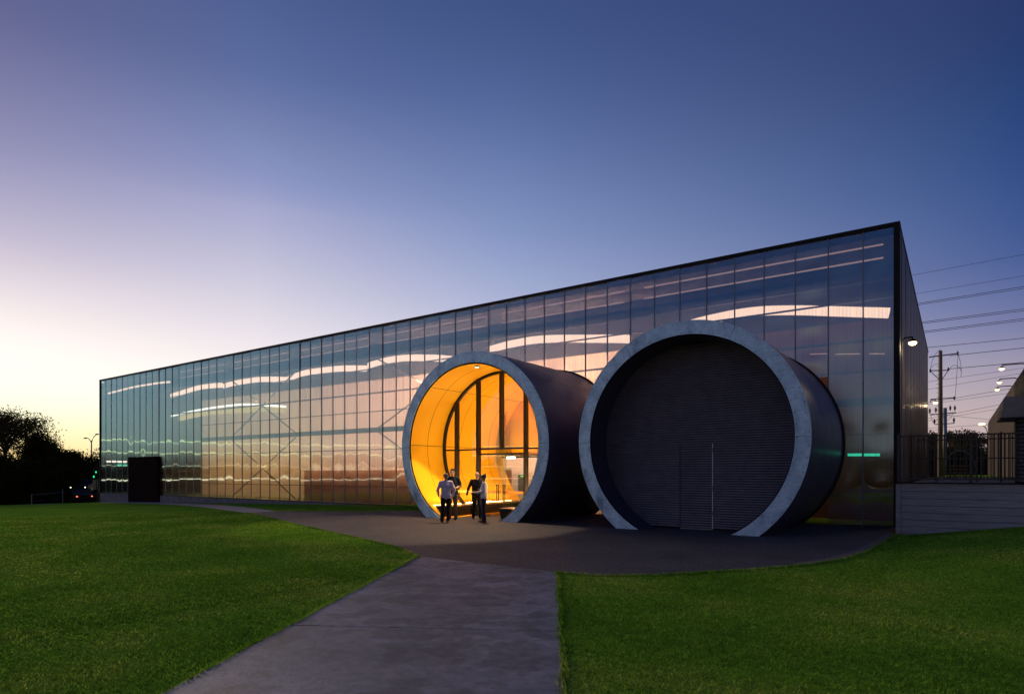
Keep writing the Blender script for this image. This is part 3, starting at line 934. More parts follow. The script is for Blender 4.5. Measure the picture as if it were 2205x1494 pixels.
# glazed screen
SY = 1.94
scr = MB()
RS = RI - 0.06
asn = math.asin((0.0 - CZ) / RS)
o1 = arc_pts(RS, asn, math.pi - asn, 72); o2 = arc_pts(RS - 0.09, asn, math.pi - asn, 72)
pts = []
for (xo, zo), (xi, zi) in zip(o1, o2):
    pts += [(xo, SY - 0.06, zo + CZ), (xi, SY - 0.06, zi + CZ), (xi, SY + 0.06, zi + CZ), (xo, SY + 0.06, zo + CZ)]
scr.v = pts
for k in range(72):
    a = k*4; b = a + 4
    for j in range(4):
        j2 = (j + 1) % 4; scr.f.append((a + j, b + j, b + j2, a + j2))
screen = scr.build('glazed_screen', M['frame'], tunA)
def zcirc(x, r): return CZ + math.sqrt(max(0, r*r - x*x)), CZ - math.sqrt(max(0, r*r - x*x))
MX = [-2.23, -1.10, 0.06, 1.20, 2.33]
for i, x in enumerate(MX):
    hi, lo = zcirc(x, RS - 0.05)
    lo = max(lo, 0.0)
    if i == 2: lo = 2.66
    MB().box((x - 0.045, SY - 0.12, lo), (x + 0.045, SY + 0.10, hi)).build('mullion', M['frame'], screen)
for x0, x1, z, hh in ((-RS + 0.05, -2.275, 2.66, 0.06), (-2.185, -1.145, 2.66, 0.06), (-1.055, 1.155, 2.68, 0.07), (-1.055, 1.155, 2.47, 0.06), (1.245, 2.285, 2.66, 0.06), (2.375, RS - 0.05, 2.66, 0.06),
                      (-2.185, -1.145, 0.04, 0.08), (1.245, 2.0, 0.04, 0.08)):
    MB().box((x0, SY - 0.05, z - hh/2), (x1, SY + 0.05, z + hh/2)).build('transom', M['frame'], screen)
def pane(x0, x1, z0, z1, name='pane', n=10, nm=None):
    """pane clipped to the circle of the screen"""
    r = RS - 0.06
    mb = MB(); pts = []
    xs = [x0 + (x1 - x0) * i / n for i in range(n + 1)]
    top = [min(z1, zcirc(x, r)[0]) if abs(x) < r else CZ for x in xs]
    bot = [max(z0, zcirc(x, r)[1]) if abs(x) < r else CZ for x in xs]
    pts = [(x, SY, b) for x, b in zip(xs, bot)] + [(x, SY, t) for x, t in zip(xs, top)]
    mb.quad_grid(pts, n + 1, 2)
    return mb.build(name, M['glass'], screen, fix=False)
edges = [-RS + 0.07] + MX + [RS - 0.07]
for i in range(6):
    a, b = edges[i] + 0.045, edges[i+1] - 0.045
    pane(a, b, 2.70, 9)
    if i not in (2, 3): pane(a, b, 0.05, 2.62)
for x0, x1, hxs in ((-1.05, 0.05, -0.11), (0.07, 1.15, 0.20)):
    d = MB().quad_grid([(x0, SY, 0.03), (x1, SY, 0.03), (x0, SY, 2.43), (x1, SY, 2.43)], 2, 2).build('glass_door', M['glass'], tunA, fix=False)
    mb = MB()
    for yy in (SY - 0.07,):
        hx = hxs
        mb.box((hx - 0.055, yy, 0.62), (hx - 0.03, yy + 0.03, 1.28)); mb.box((hx + 0.03, yy, 0.62), (hx + 0.055, yy + 0.03, 1.28))
        mb.box((hx - 0.0298, yy + 0.001, 0.62), (hx + 0.0298, yy + 0.029, 0.645)); mb.box((hx - 0.0298, yy + 0.001, 1.255), (hx + 0.0298, yy + 0.029, 1.28))
    mb.build('door_handle', M['frame'], d)
    MB().box((x0 + 0.01, SY - 0.012, 0.92), (x1 - 0.01, SY - 0.006, 1.02)).build('warning_strip', M['orange_film'], d)
MB().box((-2.18, SY - 0.012, 0.92), (-1.15, SY - 0.006, 1.02)).build('warning_strip', M['orange_film'], screen)
# asphalt/concrete floor of the tunnel behind the screen
MB().box((-2.4, SY + 0.1, -0.1), (2.4, 8.55, 0.016)).build('tunnel_floor', M['floor'], tunA)
# round portal edge at the inner end
hw = [(x, z + CZ) for x, z in arc_pts(RI - 0.06, math.asin((2.55 - CZ)/(RI-0.06)), math.pi - math.asin((2.55 - CZ)/(RI-0.06)), 48)]
MB().prism(hw, 'y', 6.12, 6.18).build('end_wall', M['orange'], tunA)
MB().box((-RI + 0.10, 6.02, 2.42), (RI - 0.10, 6.115, 2.55)).build('header', M['frame'], tunA)
e1 = arc_pts(RI - 0.05, math.asin((0.02 - CZ)/(RI-0.05)), math.pi - math.asin((0.02 - CZ)/(RI-0.05)), 72)
MB().box((-3.6, 6.9, 3.30), (-1.8, 7.2, 3.36)).build('lobby_lamp', M['sign_white'], tunA)
light('lobby_lamp_light', 'AREA', (-2.7, 7.05, 3.28), 60, (1.0, 0.86, 0.68), tunA, 1.7, 0.28, (R(-25), 0, 0))
# amber LED bases (between bench and wall) and their light
for s_ in (-1, 1):
    for y0, y1, pw in ((0.16, 1.78, 66), (2.10, 5.3, 140)):
        MB().box((s_*1.90 - 0.02, y0, 0.47), (s_*1.90 + 0.02, y1, 0.485)).build('base_lamp', M['led_base'], tunA)
        light('base_lamp_light', 'AREA', (s_*1.86, (y0 + y1)/2, 0.52), pw, (1.0, 0.78, 0.44), tunA, 0.06, y1 - y0, (R(180), R(-s_ * 14), 0))

# round downlight in the crown of the entry tunnel
dl = MB().tube([(0, 0.45, CZ + RI - 0.10), (0, 0.45, CZ + RI - 0.055)], 0.10, 14).build('downlight', M['frame'], tunA)
MB().tube([(0, 0.45, CZ + RI - 0.108), (0, 0.45, CZ + RI - 0.101)], 0.08, 14).build('lens', M['sign_white'], dl)
light('downlight_light', 'SPOT', (0, 0.45, CZ + RI - 0.14), 1500, (1.0, 0.74, 0.48), tunA, radius=0.08, rot=(R(-16), 0, 0)).data.spot_size = R(88)

# --- black shutter tunnel
tunB, aiB = tunnel(CXB, 'shutter_tunnel', 'round tunnel with galvanised rim closed by a black roller shutter', [None, -0.5, 64, 122, 139, 180.5, None])
lining(tunB, [0.02, 1.10], M['navy'], [None, None], RI - 0.03)
SHY = 1.06
RD = RI - 0.035
MB().prism([(x, z + CZ) for x, z in arc_pts(RD - 0.002, math.asin((0 - CZ)/RD), math.pi - math.asin((0 - CZ)/RD), 60)], 'y', SHY + 0.05, SHY + 0.09).build('shutter_backing', M['black'], tunB)
shutter = MB().box((-1.9, SHY - 0.01, 0.012), (1.9, SHY + 0.045, 0.05)).build('roller_shutter', M['black'], tunB)
pdoor = MB().box((-0.47, SHY + 0.012, 0.055), (0.53, SHY + 0.046, 2.57)).build('wicket_door', M['black'], tunB)
def slat(x0, x1, z, ph, parent):
    # rounded lath: bulging profile
    prof = [(0.012, 0.0), (-0.014, 0.10), (-0.024, 0.34), (-0.020, 0.60), (-0.004, 0.86), (0.014, 1.0)]
    pts = [(x, SHY + 0.012 + dy, z + t * (ph - 0.006)) for (dy, t) in prof for x in (x0, x1)]
    return MB().quad_grid(pts, 2, len(prof)).build('slat', M['slat'], parent)
PH = 0.075
z = 0.06
while z + PH < CZ + RD:
    zm = min(abs(z - CZ), abs(z + PH - CZ))
    w = math.sqrt(max(0.01, RD*RD - zm*zm)) + 0.012
    if z < 2.55:
        slat(-w, -0.485, z, PH, shutter); slat(0.545, w, z, PH, shutter); slat(-0.462, 0.522, z, PH, pdoor)
    else:
        slat(-w, w, z, PH, shutter)
    z += PH
MB().box((0.526, SHY - 0.018, 0.05), (0.546, SHY + 0.02, 2.62)).build('door_jamb', M['white_paint'], pdoor)  # white colour stands for light leaking along the door edge
for zz in (0.45, 1.2, 2.35):
    MB().box((0.519, SHY - 0.026, zz), (0.550, SHY - 0.0165, zz + 0.14)).build('hinge', M['galv_pole'], pdoor)
MB().box((-0.46, SHY - 0.022, 0.016), (0.52, SHY - 0.0105, 0.05)).build('sill_strip', M['galv_pole'], pdoor)

# ------------------------------------------------------------------ benches in the entry tunnel
def bench(side, y0, y1, label):
    root = tag(empty('bench', (CXA, y0, 0)), label, 'bench', 'benches inside the entry tunnel')
    L = y1 - y0
    k = side
    prof = [(k*1.34, 0.02), (k*1.24, 0.44), (k*1.80, 0.44), (k*1.37, 0.02)]
    MB().prism(prof, 'y', 0.0, 0.05).build('end_panel', M['black'], root)
    MB().prism(prof, 'y', L - 0.05, L).build('end_panel', M['black'], root)
    for j in range(4):
        a = 1.235 + j * 0.143
        MB().box((min(k*(a + 0.005), k*(a + 0.138)), -0.01, 0.442), (max(k*(a + 0.005), k*(a + 0.138)), L + 0.01, 0.475)).build('slat', M['timber'], root)
    MB().prism([(k*1.36, 0.05), (k*1.30, 0.40), (k*1.68, 0.40), (k*1.375, 0.05)], 'y', 0.055, L - 0.055).build('base', M['gap'], root)
    return root
bench(-1, YF + 0.16, YF + 1.76, 'dark ended timber bench in front of the glass on the tunnel left')
bench(1, YF + 0.16, YF + 1.76, 'dark ended timber bench in front of the glass behind the right rim')
bench(-1, YF + 2.15, YF + 6.0, 'long timber bench behind the glass along the orange wall')

# lobby things seen through the glass
cab = tag(empty('fire_panel_cabinet', (-17.55, 2.2, 0)), 'tall white fire panel cabinet behind the glass doors', 'cabinet')
MB().box((-0.33, 0, 0.02), (0.33, 0.35, 1.72)).build('body', M['white_paint'], cab)
MB().box((-0.20, -0.012, 0.75), (0.22, -0.001, 1.62)).build('screen', M['canopy'], cab)
MB().box((-0.04, -0.022, 1.52), (0.12, -0.013, 1.57)).build('display', emit('green display', (0.35, 1.0, 0.1), 1.2), cab)
MB().box((-0.28, -0.02, 0.08), (0.28, -0.001, 0.70)).build('lower_door', M['white_paint'], cab)
ex = tag(empty('exit_sign', (CXA + 0.12, YF + SY + 0.5, 2.28)), 'lit white exit sign hanging above the glass doors', 'sign')
MB().box((-0.20, 0, 0), (0.20, 0.05, 0.10)).build('lit_face', M['sign_white'], ex)
MB().box((-0.01, 0.02, 0.101), (0.01, 0.04, 0.30)).build('hanger', M['frame'], ex)
ex = tag(empty('wall_sign', (-17.75, 2.9, 2.7)), 'lit white square sign on the pale lobby wall', 'sign')
MB().box((-0.22, 0, 0), (0.16, 0.06, 0.28)).build('lit_face', M['sign_white'], ex)

# ------------------------------------------------------------------ retaining wall, terrace, fence
WY = -2.5
wall = tag(empty('retaining_wall', (2, WY, 0)), 'low grey sleeper retaining wall below the black fence', 'wall')
for k in range(8):
    z0 = -0.17 + k * 0.1995
    mb = MB().box((-3.37 + 0.13, -0.02 + rnd.uniform(-0.006, 0.006), z0), (0.62, 0.16, z0 + 0.188)); mb.build('sleeper', M['sleeper'], wall)
    MB().box((0.632, -0.02 + rnd.uniform(-0.006, 0.006), z0), (7.0, 0.16, z0 + 0.188)).build('sleeper', M['sleeper'], wall)
MB().box((-3.37, -0.07, -0.25), (-3.37 + 0.125, 0.14, 1.425)).build('post', M['sleeper'], wall)
MB().box((-3.40, -0.09, 1.43), (7.0, 0.22, 1.475)).build('coping', M['black'], wall)
MB().box((-3.36, 0.145, -0.25), (-3.24, 2.42, 1.42)).build('return_wall', M['sleeper'], wall)
tag(MB().box((X1 + 0.18, WY + 0.17, -0.3), (30, 130, 1.40)).build('terrace', M['walk']), kind='structure')
tag(MB().box((X1 + 0.18, 30, 1.395), (60, 140, 1.41)).build('upper_lawn', M['lawn']), kind='structure')
def bar_fence(name, label, x0, x1, y, z0, z1, step, posts, rails, bw, group=None):
    root = tag(empty(name, (x0, y, z0)), label, 'fence', group)
    H = z1 - z0
    bm_ = MB().box((-bw/2, -bw/2, 0.07), (bw/2, bw/2, H - 0.035)).mesh('bar', M['fence'])
    x = 0.03
    while x < x1 - x0 - 0.02:
        if all(abs(x - (p - x0)) > 0.05 for p in posts):
            o = put('bar', bm_, root); o.location = (x, 0, 0)
        x += step
    for p, pw, ph in posts_iter(posts, H):
        MB().box((p - x0 - pw/2, -pw/2 - 0.02, 0), (p - x0 + pw/2, pw/2 - 0.02, ph)).build('post', M['fence'], root)
    for r in rails:
        MB().box((0, -0.03, r - 0.02), (x1 - x0, 0.03, r + 0.02)).build('rail', M['fence'], root)
    return root
def posts_iter(posts, H):
    for p in posts:
        yield p, 0.07, H + 0.04
bar_fence('bar_fence', 'black vertical bar fence standing on the retaining wall', -1.33, 4.6, WY + 0.05, 1.475, 2.79, 0.118, [-1.31, 0.35, 2.2, 4.0], [0.09, 1.295], 0.022)
def post_x(px, y):
    return at(px, 1000, y).x
g2 = 5.0
bar_fence('gate_fence', 'taller black bar fence with thick posts behind the front fence', X1 + 0.25, 6.5, g2, 1.41, 3.15, 0.10, [post_x(1962, g2), post_x(2016, g2), post_x(2103, g2), post_x(2155, g2)], [0.15, 0.85, 1.55], 0.03)

# small arched shelter with slats behind the fence
sh = tag(empty('arched_seat', (at(2067, 1000, 14.0).x, 14.0, 1.41)), 'small arched structure with orange slats behind the fence', 'shelter')
pr = [(0.62*math.cos(a), 0.45 + 0.95*math.sin(a)) for a in [math.pi*i/16 for i in range(17)]]
MB().tube([(0.62, 0, 0)] + [(x, 0, zz) for x, zz in pr] + [(-0.62, 0, 0)], 0.03).build('arch', M['white_paint'], sh)
for k in range(4):
    MB().box((-0.5, 0.02, 0.12 + k*0.17), (0.5, 0.06, 0.17 + k*0.17)).build('slat', M['orange_film'], sh)

# ------------------------------------------------------------------ shed on the right
sx, sy0, sy1, sh_ = 2.9, 6.0, 61.0, 8.0
shed = tag(empty('neighbouring_shed', (sx + 8, 30, 0)), 'brown grey metal shed with curved eave beyond the fence on the right', 'building')
SO = Matrix.Translation((-(sx + 8), -30, 0))
def sp(o):
    o.parent = shed; o.matrix_parent_inverse = SO; return o
prof = []
for i in range(10):
    a = math.pi/2 * i / 9
    prof.append((sx + 1.6 - 1.6*math.cos(a), sh_ - 1.1 + 1.1*math.sin(a) + 0.0))
prof2 = [(sx, 1.2)] + prof + [(sx + 14, sh_ + 1.0), (sx + 14, 1.2)]
# profile sheets along the wall, rounded at the far end
nsheet = 12
for k in range(nsheet):
    y0 = sy0 + (sy1 - sy0) * k / nsheet; y1 = sy0 + (sy1 - sy0) * (k + 1) / nsheet - 0.02
    pts = [(x, y, zz) for y in (y0, y1) for (x, zz) in prof2[:-1]]
    sp(MB().quad_grid(pts, len(prof2) - 1, 2).build('wall_sheet', M['shed'], None, False))
sp(MB().prism(prof2, 'y', sy1, sy1 + 0.1).build('end_wall', M['shed']))
sp(MB().prism(prof2, 'y', sy0 - 0.1, sy0).build('end_wall', M['shed']))
cn = tag(empty('canopy_box', (at(2155, 900, 2.3).x, 2.3, 3.5)), 'grey boxed canopy above louvres at the right edge', 'canopy')
cw = 4.5
mb = MB(); mb.prism([(0.0, 0.02), (cw, 0.0), (cw, 0.68), (0.10, 0.68)], 'y', 0.0, 2.5); mb.build('fascia', M['canopy'], cn)
lx = at(2190, 900, 2.3).x - cn.location.x
for k in range(16):
    zz = -2.05 + k * 0.128
    mb = MB(); mb.prism([(0.30, zz), (0.42, zz + 0.085), (0.42, zz + 0.10), (0.29, zz + 0.015)], 'x', lx + 0.03, lx + 2.2); mb.build('louvre', M['canopy'], cn)
MB().box((lx, 0.28, -2.1), (lx + 0.03, 0.8, 0.0)).build('louvre_post', M['black'], cn)
MB().box((lx + 0.03, 0.5, -2.1), (lx + 2.2, 0.55, -0.005)).build('louvre_backing', M['black'], cn)

# ------------------------------------------------------------------ wall lamps
def wall_lamp(name, loc, arm, label, energy, r=0.09, power_size=0.12):
    root = tag(empty(name, loc), label, 'lamp', 'lit wall lamps')
    x, y, z_ = 0, 0, 0
    MB().tube([(arm[0], arm[1], 0.02), (arm[0]*0.7, arm[1]*0.7, 0.16), (0, 0, 0.16), (0, 0, 0.05)], 0.03, 6).build('bracket', M['black'], root)
    MB().prism([(-0.11, 0.0), (0.11, 0.0), (0.08, 0.07), (-0.08, 0.07)], 'y', -0.13, 0.13).build('housing', M['black'], root)
    MB().ellipsoid((0, 0, -0.03), (r, r * 1.2, r * 0.7), 12, 8).build('lens', M['lamp_hot'], root, True)
    light('lamp_light', 'POINT', (0, 0, -0.16), energy, (1.0, 0.74, 0.40), root, radius=0.1)
    return root
p = at(1953, 738, 0.9)
wall_lamp('wall_lamp', (X1 + 0.30, 0.75, 5.98), (-0.30, 0, 0), 'bright wall lamp high on the hall corner beside the translucent facade', 55, 0.12)
p = at(2000, 866, 25.0)
wall_lamp('wall_lamp', (X1 + 0.40, 25.2, p.z), (-0.3, 0, 0), 'distant wall lamp at the far end of the corrugated wall', 45, 0.13)
for px, py, t, lb in ((2157, 793, 31.0, 'topmost and nearest of three lit lamps on the shed wall'), (2152, 822, 35.5, 'middle of three lit lamps on the shed wall'), (2147, 838, 38.7, 'lowest and farthest of three lit lamps on the shed wall')):
    a = (px - 1102.5) / FPX
    x = (a*math.cos(YAW) - math.sin(YAW)) * t; y = (a*math.sin(YAW) + math.cos(YAW)) * t + CAM.y
    wall_lamp('wall_lamp', (x, y, CAM.z + (1016 - py) * t / FPX), (sx + 0.15 - x, 0, 0), lb, 12, 0.11)

# ------------------------------------------------------------------ poles and cables
def zt(px, py, t):
    a = (px - 1102.5) / FPX
    return Vector(((a*math.cos(YAW) - math.sin(YAW)) * t, (a*math.sin(YAW) + math.cos(YAW)) * t + CAM.y, CAM.z + (1016 - py) * t / FPX))
T = 51.0
b = zt(2025, 1016, T)
pole = tag(empty('power_pole', (b.x, b.y, 1.4)), 'tall timber power pole with crossarms and hanging cable loops', 'pole')
def pl(px, py): 
    q = zt(px, py, T); return (q.x - b.x, q.y - b.y, q.z - 1.4)
topz = pl(2025, 755)[2]
MB().tube([(0, 0, 0), (0, 0, topz * 0.5), (0, 0, topz)], [0.19, 0.165, 0.13], 12).build('shaft', M['pole'], pole, True)
def beam(p0, p1, r, parent, name, mat):
    return MB().tube([p0, p1], r, 6).build(name, mat, parent)
beam(pl(1999, 769), pl(2063, 761), 0.055, pole, 'crossarm', M['galv_pole'])
beam(pl(2000, 798), pl(2043, 797), 0.045, pole, 'crossarm', M['galv_pole'])
beam(pl(2003, 799), pl(2024, 818), 0.03, pole, 'arm_brace', M['galv_pole'])
beam(pl(2042, 797), pl(2028, 818), 0.03, pole, 'arm_brace', M['galv_pole'])
beam(pl(2002, 860), pl(2056, 856), 0.045, pole, 'crossarm', M['galv_pole'])
for px, py in ((2062, 760), (2042, 795), (2003, 798), (2055, 857)):
    q = Vector(pl(px, py)); MB().tube([q + Vector((0, 0, -0.14)), q + Vector((0, 0, 0.0)), q + Vector((0, 0, 0.16))], [0.05, 0.09, 0.03], 8).build('insulator', M['canopy'], pole)
for pts in ([(2025, 752), (2012, 766), (2005, 786), (2004, 792)], [(2063, 761), (2068, 780), (2070, 800), (2069, 811)], [(2043, 797), (2052, 787), (2064, 789), (2070, 800)], [(2063, 763), (2060, 810), (2057, 856)], [(2002, 795), (2012, 785), (2022, 783)]):
    q = smooth_pts([Vector(pl(*p_)) for p_ in pts], 5)
    MB().tube(q, 0.016, 5).build('cable_loop', M['wire'], pole)
for k in range(14):
    zz = topz * (0.42 + 0.035 * k)
    if zz < topz - 0.3: MB().box((-0.26, -0.02, zz), (-0.12, 0.02, zz + 0.03)).build('step_peg', M['galv_pole'], pole)
T2 = 66.0
b2 = zt(2035, 1016, T2)
pole2 = tag(empty('power_pole', (b2.x, b2.y, 1.4)), 'shorter grey pole with two crossarms just behind the timber pole', 'pole')
def pl2(px, py):
    q = zt(px, py, T2); return (q.x - b2.x, q.y - b2.y, q.z - 1.4)
tz2 = pl2(2035, 878)[2]
MB().tube([(0, 0, 0), (0, 0, tz2)], [0.21, 0.18], 10).build('shaft', M['galv_pole'], pole2, True)
beam(pl2(2002, 893), pl2(2058, 888), 0.06, pole2, 'crossarm', M['galv_pole'])
beam(pl2(2012, 914), pl2(2055, 911), 0.05, pole2, 'crossarm', M['galv_pole'])
for px, py in ((2002, 890), (2015, 888), (2046, 884), (2056, 884), (2012, 913), (2054, 910)):
    q = Vector(pl2(px, py)); MB().tube([q, q + Vector((0, 0, 0.3)), q + Vector((0, 0, 0.55))], [0.05, 0.12, 0.04], 8).build('insulator', M['canopy'], pole2)
for pts in ([(2004, 893), (2010, 910), (2022, 900)], [(2034, 905), (2045, 902), (2052, 890)], [(2020, 897), (2032, 897), (2046, 893)]):
    q = smooth_pts([Vector(pl2(*p_)) for p_ in pts], 5)
    MB().tube(q, 0.02, 5).build('cable_loop', M['wire'], pole2)
# cables run parallel to the facade beyond the hall
WIRES = [(2205,548,1968,592,56,.018),(2205,594,1975,632,56,.018),(2205,617,1980,653,56,.03),(2205,621,1981,656,56,.026),(2205,665,1990,693,56,.028),(2205,669,1990,696,56,.028),(2205,686,1993,713,54,.03),(2205,690,1994,716,54,.026),
         (2205,728,1999,748,53,.028),(2186,751,2045,766,51.2,.03),(2170,783,2045,794,51.2,.03),(2150,800,2060,813,66,.02),(2150,812,2000,838,66,.02),(2145,842,2056,857,66,.025),(2145,850,2000,870,66,.02),(2138,874,2050,891,66,.022),(2138,882,2050,897,66,.018),(2130,903,2060,896,66,.02),(2130,914,2060,918,66,.02),(2128,932,2055,928,66,.018)]
for i, (xa, ya, xb, yb, t, r) in enumerate(WIRES):
    p0 = zt(xa, ya, t); p1 = zt(xb, yb, t)
    # lengthen beyond both ends along the cable
    d = p1 - p0
    ext = 1.2 if t >= 55 or i < 9 else 0.0
    a_ = p0 - d * (2.2 if i < 11 else 0.6); c_ = p1 + d * ext
    n = 16; pts = []
    for k in range(n + 1):
        s = k / n; q = a_.lerp(c_, s)
        pts.append(q)
    names = ['highest', 'second highest', 'third', 'fourth', 'fifth', 'sixth', 'seventh', 'eighth', 'ninth', 'tenth', 'eleventh', 'twelfth', 'thirteenth', 'fourteenth', 'fifteenth', 'sixteenth', 'seventeenth', 'eighteenth', 'nineteenth', 'lowest']
    o = MB().tube(pts, r * 0.8, 5).build('power_cable', M['wire'])
    tag(o, 'thin overhead cable right of the hall, %s from the top' % names[i] if i not in (0, 19) else 'thin overhead cable right of the hall, %s of all' % names[i], 'cable', 'overhead cables right of the hall')
# far street lamp on the right
q = zt(2127, 1016, 70)
sl = tag(empty('street_lamp', (q.x, q.y, 1.4)), 'single arm street lamp lit beside the shed', 'street lamp')
tz = zt(2127, 935, 70).z - 1.4
hd = zt(2114, 913, 70) - Vector((q.x, q.y, 1.4))
md = zt(2123, 922, 70) - Vector((q.x, q.y, 1.4))
MB().tube([(0, 0, 0), (0, 0, tz)], 0.07, 8).build('pole', M['galv_pole'], sl)
MB().tube(smooth_pts([Vector((0, 0, tz)), md, hd], 4), 0.045, 6).build('arm', M['galv_pole'], sl)
MB().ellipsoid(hd, (0.32, 0.2, 0.12)).build('lens', M['lamp_hot'], sl, True)

# ------------------------------------------------------------------ trees
def tree(name, label, loc, height, spread, seed, crown_lo=0.35, leafmat='leaf', nleaf=5200, lsize=0.20, open_=0.0, group='trees left of the hall', trunk_r=None):
    r = random.Random(seed)
    root = tag(empty(name, loc), label, 'tree', group)
    mb = MB(); tips = []
    tr = trunk_r or height * 0.022
    def limb(p, d, L, rad, depth):
        pts = [p]; cur = p.copy(); dd = d.copy()
        n = 4
        for i in range(n):
            dd = (dd + Vector((r.gauss(0, .16), r.gauss(0, .16), r.gauss(0.03, .10)))).normalized()
            cur = cur + dd * L / n; pts.append(cur.copy())
        mb.tube(pts, [rad * (1 - 0.55 * i / n) for i in range(n + 1)], 6 if depth < 2 else 4, False)
        if depth >= 3:
            tips.append((cur, L)); tips.append((pts[2], L)); return
        k = r.randint(3, 4) if depth else r.randint(5, 7)
        for i in range(k):
            t = r.uniform(0.35, 1.0) if depth else r.uniform(crown_lo, 1.0)
            j = min(n - 1, int(t * n)); q = pts[j].lerp(pts[j + 1], t * n - j)
            ang = r.uniform(0, 2*math.pi); out = Vector((math.cos(ang), math.sin(ang), r.uniform(0.1, 0.9)))
            nd = (dd * 0.5 + out * 0.9).normalized()
            limb(q, nd, L * r.uniform(0.45, 0.66) * (spread if depth == 0 else 1), rad * 0.5, depth + 1)
        if depth: tips.append((cur, L))
    limb(Vector((0, 0, -0.3)), Vector((r.gauss(0, .04), r.gauss(0, .04), 1)), height * 0.72, tr, 0)
    mb.build('trunk', M['bark'], root, True)
    # leaf clumps round the twig tips
    rng = np.random.default_rng(seed)
    T_ = np.array([list(t[0]) for t in tips]); 
    keep = rng.uniform(0, 1, len(T_)) > open_
    T_ = T_[keep]
    per = max(6, nleaf // len(T_))
    cs = height * 0.062
    c = np.repeat(T_, per, 0)
    off = np.clip(rng.normal(0, 1, c.shape), -1.7, 1.7) * np.array([cs, cs, cs * 0.75]) * np.repeat(rng.uniform(0.6, 1.5, len(T_)), per)[:, None]
    P = c + off
    n = len(P)
    u = rng.normal(0, 1, (n, 3)); u /= np.linalg.norm(u, axis=1)[:, None]
    w = rng.normal(0, 1, (n, 3)); w -= (w*u).sum(1)[:, None]*u; w /= np.linalg.norm(w, axis=1)[:, None]
    s = lsize * rng.uniform(0.5, 1.3, n)[:, None]
    V = np.stack([P - u*s, P - w*s*0.45, P + u*s, P + w*s*0.45], 1).reshape(-1, 3).astype(np.float32)
    m = bpy.data.meshes.new('crown')
    m.vertices.add(len(V)); m.vertices.foreach_set('co', V.ravel())
    m.loops.add(len(V)); m.loops.foreach_set('vertex_index', np.arange(len(V), dtype=np.int32))
    m.polygons.add(n); m.polygons.foreach_set('loop_start', np.arange(0, len(V), 4, dtype=np.int32))
    m.update(calc_edges=True); m.materials.append(M[leafmat])
    put('crown', m, root)
    k = height / float(np.percentile(V[:, 2], 99.7)); root.scale = (k, k, k)
    return root
def shrub(label, loc, height, rx, seed, n=16000, lsize=0.13, group='trees left of the hall'):
    r = random.Random(seed); rng = np.random.default_rng(seed)
    root = tag(empty('shrub', loc), label, 'shrub', group)
    mb = MB()
    for k in range(7):
        a = r.uniform(0, 6.28); o = r.uniform(0.2, 0.8) * rx
        mb.tube([(0, 0, -0.3), (math.cos(a)*o*0.4, math.sin(a)*o*0.4, height*0.4), (math.cos(a)*o, math.sin(a)*o, height*0.8)], [0.09, 0.06, 0.02], 5)
    mb.build('stem', M['bark'], root)
    C = []
    for k in range(60):
        a = r.uniform(0, 6.28); q = math.sqrt(r.random()); zz = r.random()
        C.append((math.cos(a)*rx*q, math.sin(a)*rx*q, height*(0.05 + 0.88*zz)*(1 - 0.35*q*q)))
    C = np.array(C); idx = rng.integers(0, len(C), n)
    P = C[idx] + np.clip(rng.normal(0, 1, (n, 3)), -1.8, 1.8) * np.array([rx*0.16, rx*0.16, height*0.07])
    P[:, 2] = np.maximum(P[:, 2], -0.1)
    u = rng.normal(0, 1, (n, 3)); u /= np.linalg.norm(u, axis=1)[:, None]
    w = rng.normal(0, 1, (n, 3)); w -= (w*u).sum(1)[:, None]*u; w /= np.linalg.norm(w, axis=1)[:, None]
    s_ = lsize * rng.uniform(0.5, 1.3, n)[:, None]
    V = np.stack([P - u*s_, P - w*s_*0.45, P + u*s_, P + w*s_*0.45], 1).reshape(-1, 3).astype(np.float32)
    m = bpy.data.meshes.new('foliage')
    m.vertices.add(len(V)); m.vertices.foreach_set('co', V.ravel())
    m.loops.add(len(V)); m.loops.foreach_set('vertex_index', np.arange(len(V), dtype=np.int32))
    m.polygons.add(n); m.polygons.foreach_set('loop_start', np.arange(0, len(V), 4, dtype=np.int32))
    m.update(calc_edges=True); m.materials.append(M['leaf'])
    put('foliage', m, root)
def tpos(px, t):
    q = zt(px, 1016, t); return (q.x, q.y, h(q.x, q.y) - 0.3)
TREES = [
    (0, 64, 882, 0.8, 0.40, 'leaf2', 14000, 0.08, 'tall feathery gum tree at the far left edge'),
    (68, 68, 924, 0.85, 0.62, 'leaf', 12000, 0.1, 'round topped umbrella tree rising above the dark hedge'),
    (98, 69, 950, 0.95, 0.35, 'leaf', 11000, 0.05, 'dark leaning tree right of the umbrella tree'),
    (174, 70, 966, 0.95, 0.30, 'leaf', 8000, 0.15, 'airy dark tree between the broad shrub and the street lamp'),
]
for i, (px, t, top, spd, lo, lm, nl, op, lb) in enumerate(TREES):
    loc = tpos(px, t)
    H_ = CAM.z + (1016 - top) * t / FPX - loc[2]
    tree('gum_tree' if lm == 'leaf2' else 'evergreen_tree', lb, loc, H_, spd, 40 + i, lo, lm, nl, 0.13 if lm == 'leaf' else 0.11, op)
